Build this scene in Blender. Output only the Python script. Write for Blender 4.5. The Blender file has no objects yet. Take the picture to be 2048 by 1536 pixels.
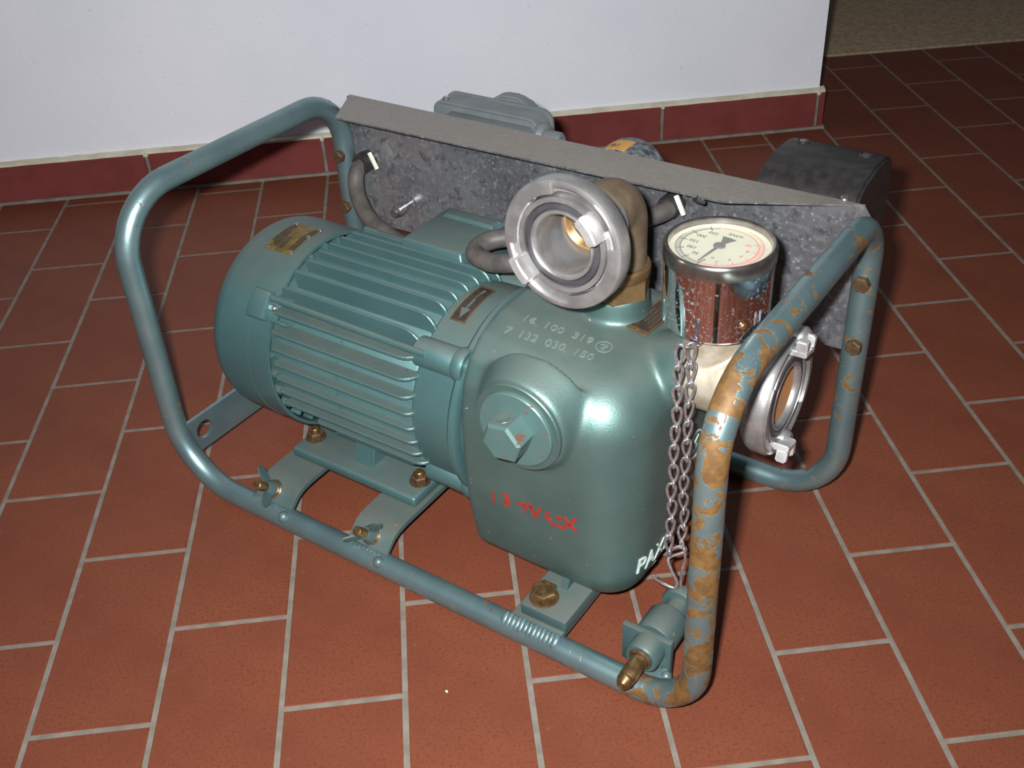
import bpy, bmesh, math, random
from mathutils import Vector, Matrix
from mathutils.bvhtree import BVHTree
random.seed(7)
PI = math.pi
S = bpy.context.scene
COL = S.collection

# ------------------------------------------------------------------ camera, world, flash, exposure
cam_d = bpy.data.cameras.new('camera')
cam_d.sensor_width = 36.0
cam_d.lens = 2178.62 * 36.0 / 2048.0
cam_d.clip_start = 0.02
cam = bpy.data.objects.new('camera', cam_d)
COL.objects.link(cam)
R_ = Vector((0.99364, -0.10151, -0.04873)); U_ = Vector((0.09826, 0.57130, 0.81484)); F_ = Vector((0.05488, 0.81443, -0.57763))
CAM = Vector((0.5766, -0.7246, 0.8831))
rot = Matrix((R_, U_, -F_)).transposed()
cam.matrix_world = Matrix.Translation(CAM) @ rot.to_4x4()
S.camera = cam

world = bpy.data.worlds.new('dim_room')
S.world = world
world.use_nodes = True
bg = world.node_tree.nodes['Background']
bg.inputs[0].default_value = (0.80, 0.86, 1.0, 1)
bg.inputs[1].default_value = 0.065

fl_d = bpy.data.lights.new('flash', 'AREA')          # the compact camera's own flash, left of and above the lens
fl_d.shape = 'RECTANGLE'; fl_d.size = 0.035; fl_d.size_y = 0.02
fl_d.energy = 22.0
fl_d.color = (0.96, 0.985, 1.0)
fl_d.spread = math.radians(150)
fl = bpy.data.objects.new('flash', fl_d)
COL.objects.link(fl)
aim = (F_ * 1.0 + U_ * 0.06 - R_ * 0.03).normalized()
fr = R_ - aim * R_.dot(aim); fr.normalize()
fu = fr.cross(aim)
fl.matrix_world = Matrix.Translation(CAM - R_ * 0.045 + U_ * 0.035) @ Matrix((fr, fu, -aim)).transposed().to_4x4()

S.view_settings.view_transform = 'Standard'
S.view_settings.look = 'None'
S.view_settings.gamma = 1.0
S.view_settings.use_curve_mapping = False
S.view_settings.exposure = 0.0

# ------------------------------------------------------------------ materials
def lin(c):
    def f(x):
        x /= 255.0
        return x / 12.92 if x <= 0.04045 else ((x + 0.055) / 1.055) ** 2.4
    return (f(c[0]), f(c[1]), f(c[2]), 1.0)

class NT:
    def __init__(s, name):
        s.m = bpy.data.materials.new(name); s.m.use_nodes = True
        s.t = s.m.node_tree; s.n = s.t.nodes; s.l = s.t.links
        s.p = s.n['Principled BSDF']
        s.tc = s.n.new('ShaderNodeTexCoord')
    def noise(s, scale, detail=3.0, rough=0.55, co='Object', dist=0.0):
        x = s.n.new('ShaderNodeTexNoise'); x.inputs['Scale'].default_value = scale
        x.inputs['Detail'].default_value = detail; x.inputs['Roughness'].default_value = rough
        x.inputs['Distortion'].default_value = dist
        s.l.new(s.tc.outputs[co], x.inputs['Vector']); return x.outputs['Fac']
    def ramp(s, fac, a, b, va=0.0, vb=1.0):
        x = s.n.new('ShaderNodeMapRange'); x.interpolation_type = 'SMOOTHSTEP'
        x.inputs['From Min'].default_value = a; x.inputs['From Max'].default_value = b
        x.inputs['To Min'].default_value = va; x.inputs['To Max'].default_value = vb
        s.l.new(fac, x.inputs['Value']); return x.outputs['Result']
    def math(s, op, a, b=None):
        x = s.n.new('ShaderNodeMath'); x.operation = op
        for i, v in enumerate((a, b)):
            if v is None: continue
            if isinstance(v, (int, float)): x.inputs[i].default_value = v
            else: s.l.new(v, x.inputs[i])
        return x.outputs[0]
    def mix(s, fac, a, b):
        x = s.n.new('ShaderNodeMix'); x.data_type = 'RGBA'
        for i, v in ((6, a), (7, b)):
            if isinstance(v, tuple): x.inputs[i].default_value = v
            else: s.l.new(v, x.inputs[i])
        if isinstance(fac, (int, float)): x.inputs[0].default_value = fac
        else: s.l.new(fac, x.inputs[0])
        return x.outputs[2]
    def mixf(s, fac, a, b):
        x = s.n.new('ShaderNodeMix'); x.data_type = 'FLOAT'
        x.inputs[2].default_value = a; x.inputs[3].default_value = b
        s.l.new(fac, x.inputs[0]); return x.outputs[0]
    def set(s, key, v):
        i = s.p.inputs[key]
        if isinstance(v, (int, float, tuple)): i.default_value = v
        else: s.l.new(v, i)
    def bump(s, h, strength=0.2, dist=0.001):
        b = s.n.new('ShaderNodeBump'); b.inputs['Strength'].default_value = strength
        b.inputs['Distance'].default_value = dist
        s.l.new(h, b.inputs['Height']); s.l.new(b.outputs[0], s.p.inputs['Normal'])
    def nz(s):
        g = s.n.new('ShaderNodeNewGeometry'); x = s.n.new('ShaderNodeSeparateXYZ')
        s.l.new(g.outputs['Normal'], x.inputs[0]); return x.outputs['Z']
    def xyz(s):
        x = s.n.new('ShaderNodeSeparateXYZ'); s.l.new(s.tc.outputs['Object'], x.inputs[0]); return x.outputs
    def rnd(s):
        return s.n.new('ShaderNodeObjectInfo').outputs['Random']

def simple(name, c, rough=0.5, metal=0.0, c2=None, scale=60.0, bump=0.0, bscale=300.0, spec=0.5):
    t = NT(name)
    t.set('Base Color', t.mix(t.ramp(t.noise(scale), 0.35, 0.65), lin(c), lin(c2 or c)))
    t.set('Roughness', rough); t.set('Metallic', metal); t.set('Specular IOR Level', spec)
    if bump: t.bump(t.noise(bscale, 2.0), bump, 0.0006)
    return t.m

def m_tile():
    t = NT('terracotta_tile')
    a = t.mix(t.ramp(t.noise(9.0, 4.0), 0.3, 0.7), lin((121, 66, 45)), lin((110, 58, 40)))
    a = t.mix(t.ramp(t.noise(300.0, 2.0), 0.45, 0.8), a, lin((98, 50, 33)))
    a = t.mix(t.math('MULTIPLY', t.rnd(), 0.25), a, lin((106, 52, 38)))
    sc = t.ramp(t.noise(22.0, 5.0, 0.7, 'Object', 1.5), 0.64, 0.80, 0.0, 0.34)      # pale scuffs
    a = t.mix(sc, a, lin((160, 118, 100)))
    t.set('Base Color', a); t.set('Roughness', t.mixf(t.noise(40.0, 3.0), 0.50, 0.66)); t.set('Specular IOR Level', 0.25)
    t.bump(t.noise(260.0, 3.0), 0.12, 0.0006)
    return t.m

def m_paint(name, base, alt, dust=0.75, rough=0.36, metal=0.45, chips=0.70, peen=0.10, spotc=(96, 58, 44)):
    t = NT(name)
    a = t.mix(t.ramp(t.noise(14.0, 4.0), 0.3, 0.7), lin(base), lin(alt))
    d = t.math('MULTIPLY', t.ramp(t.nz(), 0.55, 0.97), t.ramp(t.noise(30.0, 4.0), 0.2, 0.62, 0.55, 1.0))
    d = t.math('MULTIPLY', d, dust)
    a = t.mix(d, a, lin((100, 92, 80)))                                            # settled workshop dust
    ch = t.ramp(t.noise(85.0, 4.0, 0.62, 'Object', 0.6), chips, chips + 0.035)
    a = t.mix(ch, a, lin(spotc))
    t.set('Base Color', a)
    k = t.math('MAXIMUM', d, ch)
    t.set('Roughness', t.mixf(k, rough, 0.75)); t.set('Metallic', t.mixf(k, metal, 0.0))
    t.set('Coat Weight', 0.10); t.set('Coat Roughness', 0.40)
    t.bump(t.noise(420.0, 2.0), peen, 0.0008)
    return t.m

def m_frame():
    t = NT('frame_paint')
    a = t.mix(t.ramp(t.noise(20.0, 3.0), 0.3, 0.7), lin((138, 163, 164)), lin((124, 150, 154)))
    X = t.xyz()
    right = t.ramp(X['X'], 0.17, 0.31)                                               # the pump end has lost most paint
    front = t.ramp(X['Y'], 0.16, 0.02, 0.42, 1.0)
    thr = t.math('MULTIPLY', t.math('MULTIPLY', right, front), 0.20)
    n = t.noise(33.0, 5.0, 0.62, 'Object', 0.8)
    f = t.math('ADD', n, thr)
    ch = t.ramp(f, 0.665, 0.69)
    a = t.mix(ch, a, t.mix(t.ramp(t.noise(120.0, 3.0), 0.35, 0.65), lin((118, 86, 46)), lin((98, 70, 38))))
    c2 = t.math('MULTIPLY', t.ramp(t.noise(62.0, 4.0, 0.6, 'Object', 0.5), 0.635, 0.655), t.ramp(X['X'], -0.16, 0.05))
    ch = t.math('MAXIMUM', ch, c2)
    a = t.mix(c2, a, lin((112, 84, 48)))
    sp = t.ramp(t.noise(130.0, 3.0, 0.6), 0.70, 0.73)
    a = t.mix(sp, a, lin((92, 56, 44)))
    k = t.math('MAXIMUM', ch, sp)
    t.set('Base Color', a); t.set('Metallic', t.mixf(k, 0.76, 0.1)); t.set('Roughness', t.mixf(k, 0.38, 0.62))
    t.bump(t.math('SUBTRACT', t.math('MULTIPLY', t.noise(400.0, 2.0), 0.25), ch), 0.35, 0.0005)
    return t.m

def m_galv():
    t = NT('galvanised_sheet')
    a = t.mix(t.ramp(t.noise(10.0, 4.0), 0.3, 0.7), lin((112, 112, 116)), lin((142, 141, 143)))
    v = t.n.new('ShaderNodeTexVoronoi'); v.inputs['Scale'].default_value = 150.0
    t.l.new(t.tc.outputs['Object'], v.inputs['Vector'])
    a = t.mix(t.ramp(t.noise(130.0, 4.0, 0.65), 0.48, 0.66, 0.0, 0.55), a, lin((168, 168, 172)))
    a = t.mix(t.ramp(t.noise(75.0, 4.0, 0.65, 'Object', 0.6), 0.52, 0.66, 0.0, 0.6), a, lin((78, 76, 80)))
    sp = t.math('MULTIPLY', t.ramp(v.outputs['Distance'], 0.38, 0.10), t.ramp(t.noise(45.0, 3.0), 0.40, 0.62))
    a = t.mix(sp, a, lin((164, 164, 168)))
    d = t.ramp(t.nz(), 0.6, 0.95, 0.0, 0.85)
    a = t.mix(d, a, t.mix(t.ramp(t.noise(260.0, 2.0), 0.62, 0.76), lin((122, 114, 102)), lin((150, 142, 128))))
    t.set('Base Color', a); t.set('Metallic', t.mixf(d, 0.58, 0.0)); t.set('Roughness', t.mixf(sp, 0.26, 0.6))
    return t.m

def m_chrome():
    t = NT('chrome_plate')
    pit = t.math('MULTIPLY', t.ramp(t.noise(330.0, 4.0, 0.7), 0.56, 0.66), t.ramp(t.noise(16.0, 2.0), 0.42, 0.58))
    t.set('Base Color', t.mix(pit, lin((222, 222, 228)), lin((150, 148, 158))))
    t.set('Metallic', t.mixf(pit, 1.0, 0.5)); t.set('Roughness', t.mixf(pit, 0.05, 0.55))
    return t.m

def m_plaster():
    t = NT('white_plaster')
    a = t.mix(t.ramp(t.noise(3.0, 4.0), 0.3, 0.7), lin((236, 236, 242)), lin((228, 229, 236)))
    pits = t.math('MULTIPLY', t.ramp(t.noise(170.0, 3.0, 0.6), 0.685, 0.74), 0.38)
    a = t.mix(pits, a, lin((120, 120, 128)))
    t.set('Base Color', a); t.set('Roughness', 0.9); t.set('Specular IOR Level', 0.15)
    t.bump(t.noise(150.0, 4.0, 0.6), 0.35, 0.0025)
    return t.m

def m_glass():
    t = NT('gauge_glass')
    t.set('Base Color', (1, 1, 1, 1)); t.set('Roughness', 0.03); t.set('Alpha', 0.06); t.set('Specular IOR Level', 0.5)
    return t.m

TILE = m_tile()
CAST = m_paint('casting_paint', (99, 125, 119), (90, 116, 112), dust=0.40, rough=0.47, metal=0.66, chips=0.695, peen=0.22, spotc=(150, 120, 104))
BARREL = m_paint('barrel_paint', (90, 124, 123), (84, 116, 117), dust=0.18, rough=0.42, metal=0.50, chips=0.76)
MOTOR = m_paint('motor_paint', (86, 120, 119), (80, 112, 113), dust=0.52, rough=0.43, metal=0.50, chips=0.705, spotc=(72, 50, 42))
BRACK = m_paint('bracket_paint', (84, 108, 106), (74, 98, 98), dust=0.55, rough=0.45, metal=0.35, chips=0.70, spotc=(140, 100, 60))
FRAME = m_frame()
GALV = m_galv()
CHROME = m_chrome()
PLASTER = m_plaster()
GLASS = m_glass()
GROUT = simple('grey_grout', (132, 123, 113), 0.9, 0, (116, 107, 97), 40, 0.3, 400, 0.1)
SKIRT = simple('skirting_tile', (122, 58, 54), 0.62, 0, (112, 52, 48), 18, 0.1, 300, 0.2)
FILLET = simple('cream_filler', (214, 208, 188), 0.9, 0, (196, 186, 160), 25, 0.3, 200, 0.1)
CARPET = simple('brown_grey_carpet', (172, 150, 124), 0.95, 0, (150, 128, 104), 90, 0.5, 500, 0.05)
WELD = simple('weld_metal', (104, 124, 126), 0.42, 0.4, (90, 110, 112), 60, 0.1)
BRASS = simple('brass', (148, 116, 76), 0.38, 0.75, (108, 82, 54), 110)
RUST = simple('rusty_steel', (96, 74, 50), 0.6, 0.4, (76, 56, 38), 140, 0.3)
THROAT = simple('dark_rusty_bore', (98, 62, 42), 0.7, 0.2, (78, 52, 38), 90, 0.2)
ALU = simple('cast_aluminium', (168, 165, 163), 0.40, 0.72, (146, 143, 141), 45, 0.15, 350)
ALUD = simple('dull_nickel_casting', (196, 186, 168), 0.46, 0.5, (168, 154, 132), 50, 0.12, 350)
ALUB = simple('bright_worn_aluminium', (222, 220, 218), 0.32, 0.7, (200, 198, 196), 70)
MALL = simple('brown_malleable_iron', (112, 96, 78), 0.6, 0.3, (94, 78, 60), 40, 0.2, 300)
BRONZE = simple('bronze_nut', (118, 94, 62), 0.52, 0.5, (100, 78, 50), 50, 0.15, 300)
RUBBER = simple('black_rubber', (48, 46, 50), 0.6, 0, (58, 56, 58), 60, 0.1)
CABLE = simple('dusty_black_cable', (70, 66, 64), 0.55, 0, (88, 82, 76), 50, 0.15, 250)
BLACK = simple('black_bakelite', (38, 36, 36), 0.36, 0, (50, 47, 45), 90, 0.2, 300)
GREYP = simple('grey_enamel', (112, 118, 120), 0.42, 0.2, (122, 126, 126), 30, 0.1)
WHITE = simple('white_tag', (226, 222, 208), 0.7)
STEEL = simple('bright_steel', (190, 188, 190), 0.28, 0.9, (160, 156, 158), 120)
CHAINM = simple('nickel_chain', (206, 200, 202), 0.27, 0.85, (176, 166, 166), 220)
DIAL = simple('cream_dial', (196, 192, 168), 0.6, 0, (190, 186, 160), 20)
INK = simple('black_print', (40, 40, 38), 0.6)
REDINK = simple('red_print', (206, 84, 78), 0.6)
POINTER = simple('grey_pointer', (72, 70, 64), 0.5)
PLATEB = simple('dark_brass_plate', (110, 92, 70), 0.42, 0.5, (88, 76, 66), 160)
PLATEY = simple('brass_print', (138, 116, 58), 0.45, 0.5, (112, 92, 50), 120)
PLATED = simple('black_enamel_print', (50, 42, 38), 0.5, 0.1, (66, 54, 44), 160)
REDP = simple('red_brush_paint', (158, 42, 34), 0.55, 0, (126, 44, 38), 160)
WHITEP = simple('pale_painted_letters', (176, 204, 196), 0.5, 0, (206, 214, 206), 120)
PALEC = simple('pale_casting_letters', (112, 128, 121), 0.5, 0.3, (126, 134, 124), 120)
ORANGE = simple('orange_label', (206, 156, 84), 0.6, 0, (190, 140, 72), 60)
RUSTB = simple('orange_rust_scale', (196, 128, 62), 0.75, 0.0, (170, 128, 92), 70, 0.3, 200)
HEXP = m_paint('scratched_plug_paint', (90, 118, 114), (82, 110, 108), dust=0.4, rough=0.42, metal=0.35, chips=0.61, spotc=(98, 70, 58))
BEZEL = simple('worn_nickel_bezel', (176, 168, 160), 0.24, 0.95, (150, 142, 134), 90)
SPECK = simple('marbled_grey_plastic', (130, 136, 140), 0.5, 0, (64, 70, 74), 110)

# ------------------------------------------------------------------ helpers
def me_from(bm, name, smooth=False, ang=None):
    bmesh.ops.recalc_face_normals(bm, faces=bm.faces)
    me = bpy.data.meshes.new(name); bm.to_mesh(me); bm.free()
    if smooth:
        for p in me.polygons: p.use_smooth = True
        if ang is not None:
            me.set_sharp_from_angle(angle=math.radians(ang))
    return me

def obj(name, bm, mat, parent=None, smooth=True, ang=35, label=None, kind=None):
    me = me_from(bm, name, smooth, ang) if isinstance(bm, bmesh.types.BMesh) else bm
    if not me.materials: me.materials.append(mat)
    o = bpy.data.objects.new(name, me); COL.objects.link(o)
    if parent is not None: o.parent = parent
    if label: o['label'] = label
    if kind: o['kind'] = kind
    return o

def dup(o, mat4=None, parent=None):
    c = o.copy(); COL.objects.link(c)
    c.parent = parent if parent is not None else o.parent
    if mat4 is not None: c.matrix_local = mat4
    return c

def frame_of(n):
    n = Vector(n).normalized()
    a = Vector((0, 0, 1)) if abs(n.z) < 0.9 else Vector((1, 0, 0))
    x = a.cross(n).normalized(); y = n.cross(x)
    return x, y, n

def add_box(bm, c, s, bevel=0.0, rot=None, seg=2):
    r = bmesh.ops.create_cube(bm, size=1.0)
    M = Matrix.Translation(Vector(c)) @ (rot.to_4x4() if rot else Matrix.Identity(4)) @ Matrix.Diagonal((s[0], s[1], s[2], 1))
    bmesh.ops.transform(bm, matrix=M, verts=r['verts'])
    if bevel > 0:
        es = list({e for v in r['verts'] for e in v.link_edges})
        bmesh.ops.bevel(bm, geom=es, offset=bevel, segments=seg, affect='EDGES', profile=0.5)

def box(c, s, bevel=0.0, rot=None, seg=2):
    bm = bmesh.new(); add_box(bm, c, s, bevel, rot, seg); return bm

def add_lathe(bm, o, n, prof, seg=48, closed=False, a0=0.0, a1=2 * PI):
    """prof: list of (axial, radius)"""
    x, y, n = frame_of(n); o = Vector(o)
    full = abs(a1 - a0 - 2 * PI) < 1e-6
    cnt = seg if full else seg + 1
    rings = []
    for a, r in prof:
        if r < 1e-6 and full:
            rings.append([bm.verts.new(o + n * a)] * cnt)
        else:
            rings.append([bm.verts.new(o + n * a + (x * math.cos(a0 + (a1 - a0) * i / seg) + y * math.sin(a0 + (a1 - a0) * i / seg)) * r) for i in range(cnt)])
    k = len(rings)
    pairs = [(i, i + 1) for i in range(k - 1)] + ([(k - 1, 0)] if closed else [])
    for i, j in pairs:
        for q in range(seg):
            q2 = (q + 1) % cnt if full else q + 1
            vs = [rings[i][q], rings[i][q2], rings[j][q2], rings[j][q]]
            u = []
            for v in vs:
                if v not in u: u.append(v)
            if len(u) >= 3:
                try: bm.faces.new(u)
                except ValueError: pass
    if not full:
        for q in (0, cnt - 1):
            try: bm.faces.new([r[q] for r in rings])
            except ValueError: pass

def lathe(o, n, prof, seg=48, closed=False, a0=0.0, a1=2 * PI):
    bm = bmesh.new(); add_lathe(bm, o, n, prof, seg, closed, a0, a1); return bm

def cyl(o, n, r, h, seg=32, ch=0.0):
    return lathe(o, n, [(0, 0), (0, r - ch), (ch, r), (h - ch, r), (h, r - ch), (h, 0)] if ch else [(0, 0), (0, r), (h, r), (h, 0)], seg)

def fillet(P, r, closed=False, n=8):
    P = [Vector(p) for p in P]; out = []
    N = len(P)
    for i in range(N):
        if not closed and i in (0, N - 1):
            out.append(P[i]); continue
        a, b, c = P[i - 1], P[i], P[(i + 1) % N]
        d1 = (a - b).normalized(); d2 = (c - b).normalized()
        ang = d1.angle(d2)
        if ang > PI - 0.02:
            out.append(b); continue
        rr = r[i] if isinstance(r, (list, tuple)) else r
        t = min(rr / math.tan(ang / 2), (a - b).length * 0.49, (c - b).length * 0.49)
        rr = t * math.tan(ang / 2)
        bis = (d1 + d2).normalized(); cen = b + bis * (rr / math.sin(ang / 2))
        s = b + d1 * t - cen; e = b + d2 * t - cen
        tot = s.angle(e); ax = s.cross(e).normalized()
        for k in range(n + 1):
            out.append(cen + Matrix.Rotation(tot * k / n, 3, ax) @ s)
    return out

def spline(P, n=10):
    P = [Vector(p) for p in P]; out = []
    Q = [P[0] * 2 - P[1]] + P + [P[-1] * 2 - P[-2]]
    for i in range(1, len(Q) - 2):
        for k in range(n):
            t = k / n
            out.append(0.5 * ((2 * Q[i]) + (-Q[i - 1] + Q[i + 1]) * t + (2 * Q[i - 1] - 5 * Q[i] + 4 * Q[i + 1] - Q[i + 2]) * t * t + (-Q[i - 1] + 3 * Q[i] - 3 * Q[i + 1] + Q[i + 2]) * t ** 3))
    out.append(P[-1]); return out

def add_tube(bm, P, r, seg=16, closed=False, caps=True):
    P = [Vector(p) for p in P]; N = len(P)
    T = []
    for i in range(N):
        a = P[(i - 1) % N] if (closed or i > 0) else P[i]
        b = P[(i + 1) % N] if (closed or i < N - 1) else P[i]
        T.append((b - a).normalized())
    x = frame_of(T[0])[0]; X = [x]
    for i in range(1, N):
        q = T[i - 1].rotation_difference(T[i]); x = q @ x; x = (x - T[i] * x.dot(T[i])).normalized(); X.append(x)
    tw = 0.0
    if closed:
        q = T[-1].rotation_difference(T[0]); xe = q @ X[-1]
        tw = math.atan2(xe.cross(X[0]).dot(T[0]), xe.dot(X[0]))
    rings = []
    for i in range(N):
        a0 = tw * i / N; y = T[i].cross(X[i])
        rr = r[i] if isinstance(r, (list, tuple)) else r
        rings.append([bm.verts.new(P[i] + (X[i] * math.cos(a0 + 2 * PI * k / seg) + y * math.sin(a0 + 2 * PI * k / seg)) * rr) for k in range(seg)])
    for i in range(N if closed else N - 1):
        A, B = rings[i], rings[(i + 1) % N]
        for k in range(seg):
            bm.faces.new([A[k], A[(k + 1) % seg], B[(k + 1) % seg], B[k]])
    if not closed and caps:
        bm.faces.new(rings[0][::-1]); bm.faces.new(rings[-1])

def tube(P, r, seg=16, closed=False, caps=True):
    bm = bmesh.new(); add_tube(bm, P, r, seg, closed, caps); return bm

def add_prism(bm, poly, f, d0, d1):
    """poly: 2D points; f(a, b, d) -> 3D"""
    A = [bm.verts.new(f(a, b, d0)) for a, b in poly]; B = [bm.verts.new(f(a, b, d1)) for a, b in poly]
    n = len(poly)
    bm.faces.new(A[::-1]); bm.faces.new(B)
    for i in range(n):
        bm.faces.new([A[i], A[(i + 1) % n], B[(i + 1) % n], B[i]])

def prism(poly, f, d0, d1, bevel=0.0):
    bm = bmesh.new(); add_prism(bm, poly, f, d0, d1)
    if bevel:
        bmesh.ops.recalc_face_normals(bm, faces=bm.faces)
        bmesh.ops.bevel(bm, geom=list(bm.edges), offset=bevel, segments=2, affect='EDGES', profile=0.5)
    return bm

def hexa(o, n, r, h, rotation=0.0, ch=0.12):
    bm = bmesh.new(); x, y, n = frame_of(n); o = Vector(o)
    def ring(a, rr, k=6):
        return [bm.verts.new(o + n * a + (x * math.cos(rotation + 2 * PI * i / k) + y * math.sin(rotation + 2 * PI * i / k)) * rr) for i in range(k)]
    A = ring(0, r); B = ring(h * (1 - ch), r); C = ring(h, r * 0.86)
    for P, Q in ((A, B), (B, C)):
        for i in range(6): bm.faces.new([P[i], P[(i + 1) % 6], Q[(i + 1) % 6], Q[i]])
    bm.faces.new(A[::-1]); bm.faces.new(C)
    return bm

def hull(points):
    bm = bmesh.new()
    for p in points: bm.verts.new(p)
    r = bmesh.ops.convex_hull(bm, input=bm.verts)
    junk = list({g for g in r['geom_interior'] + r['geom_unused'] if isinstance(g, bmesh.types.BMVert)})
    bmesh.ops.delete(bm, geom=junk, context='VERTS')
    return bm

def sph_pts(c, r, n=40, m=24):
    return [Vector(c) + Vector((math.cos(2 * PI * i / n) * math.sin(PI * j / m), math.sin(2 * PI * i / n) * math.sin(PI * j / m), math.cos(PI * j / m))) * r for i in range(n) for j in range(m + 1)]

def circ_pts(o, n, r, k=64):
    x, y, n = frame_of(n)
    return [Vector(o) + (x * math.cos(2 * PI * i / k) + y * math.sin(2 * PI * i / k)) * r for i in range(k)]

def remesh(bms, name, voxel, smooth, mat):
    full = bmesh.new()
    for b in bms:
        bmesh.ops.recalc_face_normals(b, faces=b.faces)
        tmp = bpy.data.meshes.new('tmp'); b.to_mesh(tmp); b.free(); full.from_mesh(tmp); bpy.data.meshes.remove(tmp)
    me = bpy.data.meshes.new('tmp'); full.to_mesh(me); full.free()
    o = bpy.data.objects.new('tmp', me); COL.objects.link(o)
    rm = o.modifiers.new('r', 'REMESH'); rm.mode = 'VOXEL'; rm.voxel_size = voxel; rm.use_smooth_shade = True
    sm = o.modifiers.new('s', 'SMOOTH'); sm.factor = 0.5; sm.iterations = smooth
    dg = bpy.context.evaluated_depsgraph_get()
    out = bpy.data.meshes.new_from_object(o.evaluated_get(dg))
    bpy.data.objects.remove(o); bpy.data.meshes.remove(me)
    out.name = name
    for p in out.polygons: p.use_smooth = True
    out.materials.clear(); out.materials.append(mat)
    return out

_txt = {}
def text_geo(s, size, extrude, shear=0.0, bold=0.0):
    cu = bpy.data.curves.new('t', 'FONT'); cu.body = s; cu.size = size; cu.extrude = extrude; cu.resolution_u = 3; cu.shear = shear; cu.offset = bold
    o = bpy.data.objects.new('t', cu); COL.objects.link(o)
    dg = bpy.context.evaluated_depsgraph_get()
    me = bpy.data.meshes.new_from_object(o.evaluated_get(dg))
    V = [v.co.copy() for v in me.vertices]; F = [list(p.vertices) for p in me.polygons]
    bpy.data.objects.remove(o); bpy.data.curves.remove(cu); bpy.data.meshes.remove(me)
    return V, F

def geo(V, F):
    bm = bmesh.new(); vs = [bm.verts.new(v) for v in V]
    for f in F:
        try: bm.faces.new([vs[i] for i in f])
        except ValueError: pass
    return bm

def stroke(P, w, h):
    """flat brush stroke through 2D points -> verts (x, y, d), faces"""
    P = [Vector((p[0], p[1], 0)) for p in P]; V = []; F = []
    Q = spline(P, 4) if len(P) > 2 else P
    n = len(Q)
    for i, p in enumerate(Q):
        t = (Q[min(i + 1, n - 1)] - Q[max(i - 1, 0)]).normalized(); s = Vector((-t.y, t.x, 0))
        ww = w * (0.6 + 0.4 * math.sin(PI * min(1, (i + 0.6) / n)))
        V += [p + s * ww / 2 + Vector((0, 0, h)), p - s * ww / 2 + Vector((0, 0, h)), p + s * ww / 2 - Vector((0, 0, h)), p - s * ww / 2 - Vector((0, 0, h))]
        if i:
            a, b = 4 * (i - 1), 4 * i
            F += [[a, a + 1, b + 1, b], [a, b, b + 2, a + 2], [a + 1, a + 3, b + 3, b + 1], [a + 2, b + 2, b + 3, a + 3]]
    F += [[0, 2, 3, 1], [4 * n - 4, 4 * n - 3, 4 * n - 1, 4 * n - 2]]
    return V, F

def conform(V, F, o, sd, td, cd, bvh, curve=0.0):
    """lay (s, t, d) geometry on a surface: cast along cd, stand off by d"""
    o = Vector(o); sd = Vector(sd); td = Vector(td); cd = Vector(cd).normalized(); W = []
    for v in V:
        p = o + sd * v.x + td * (v.y + curve * v.x * v.x)
        hit, nor, _, _ = bvh.ray_cast(p - cd * 0.08, cd)
        if hit is None: hit, nor = p, -cd
        if nor.dot(cd) > 0: nor = -nor
        W.append(hit + nor * v.z)
    return geo(W, F)

# ------------------------------------------------------------------ setting
JW = 0.0046
WX = lambda x: 1.2815 + 0.0165 * (x + 0.25)            # front of the skirting, the wall runs very slightly askew
WALL_END = 1.3725

def m_floor():
    t = NT('floor_bed')                                  # grout under the laid tiles, plain tiling beyond them
    X = t.xyz(); cx = t.n.new('ShaderNodeCombineXYZ'); t.l.new(X['Y'], cx.inputs[0]); t.l.new(X['X'], cx.inputs[1])
    b = t.n.new('ShaderNodeTexBrick'); t.l.new(cx.outputs[0], b.inputs['Vector'])
    b.inputs['Scale'].default_value = 1.0; b.inputs['Brick Width'].default_value = 0.25; b.inputs['Row Height'].default_value = 0.125
    b.inputs['Mortar Size'].default_value = 0.0023; b.inputs['Mortar Smooth'].default_value = 0.0
    b.inputs['Color1'].default_value = lin((116, 62, 43)); b.inputs['Color2'].default_value = lin((108, 56, 40)); b.inputs['Mortar'].default_value = lin((126, 117, 107))
    g = t.mix(t.ramp(t.noise(40.0), 0.35, 0.65), lin((132, 123, 113)), lin((116, 107, 97)))
    inside = t.math('MULTIPLY', t.math('GREATER_THAN', X['X'], -0.75), t.math('GREATER_THAN', X['Y'], -0.875 + 0.245))
    inside = t.math('MULTIPLY', inside, t.math('LESS_THAN', X['X'], 2.375))
    t.set('Base Color', t.mix(inside, b.outputs['Color'], g)); t.set('Roughness', 0.7); t.set('Specular IOR Level', 0.2)
    return t.m
floor = obj('floor', box((0.9, 1.2, -0.0507), (7.0, 7.0, 0.10)), m_floor(), smooth=False, kind='structure')
def tile_mesh(w, l, name='tile'):
    bm = bmesh.new(); h0, h1, c = -0.006, 0.0, 0.0012
    lo = [bm.verts.new((x, y, h0)) for x, y in ((0, 0), (w, 0), (w, l), (0, l))]
    mid = [bm.verts.new((x, y, h1 - c)) for x, y in ((0, 0), (w, 0), (w, l), (0, l))]
    top = [bm.verts.new((x, y, h1)) for x, y in ((c, c), (w - c, c), (w - c, l - c), (c, l - c))]
    for A, B in ((lo, mid), (mid, top)):
        for i in range(4): bm.faces.new([A[i], A[(i + 1) % 4], B[(i + 1) % 4], B[i]])
    bm.faces.new(top)
    return me_from(bm, name)
base_tile = tile_mesh(0.125 - JW, 0.25 - JW); base_tile.materials.append(TILE)
J_OFF = {1: .0004, 2: .0015, 3: .0, 4: .001, 5: .0, 6: -.001, 7: -.0018, 8: -.0008, 9: .0015, 10: .0006, 11: .0003, 12: .0, 0: -.001}
Y_END = 1.705
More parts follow.
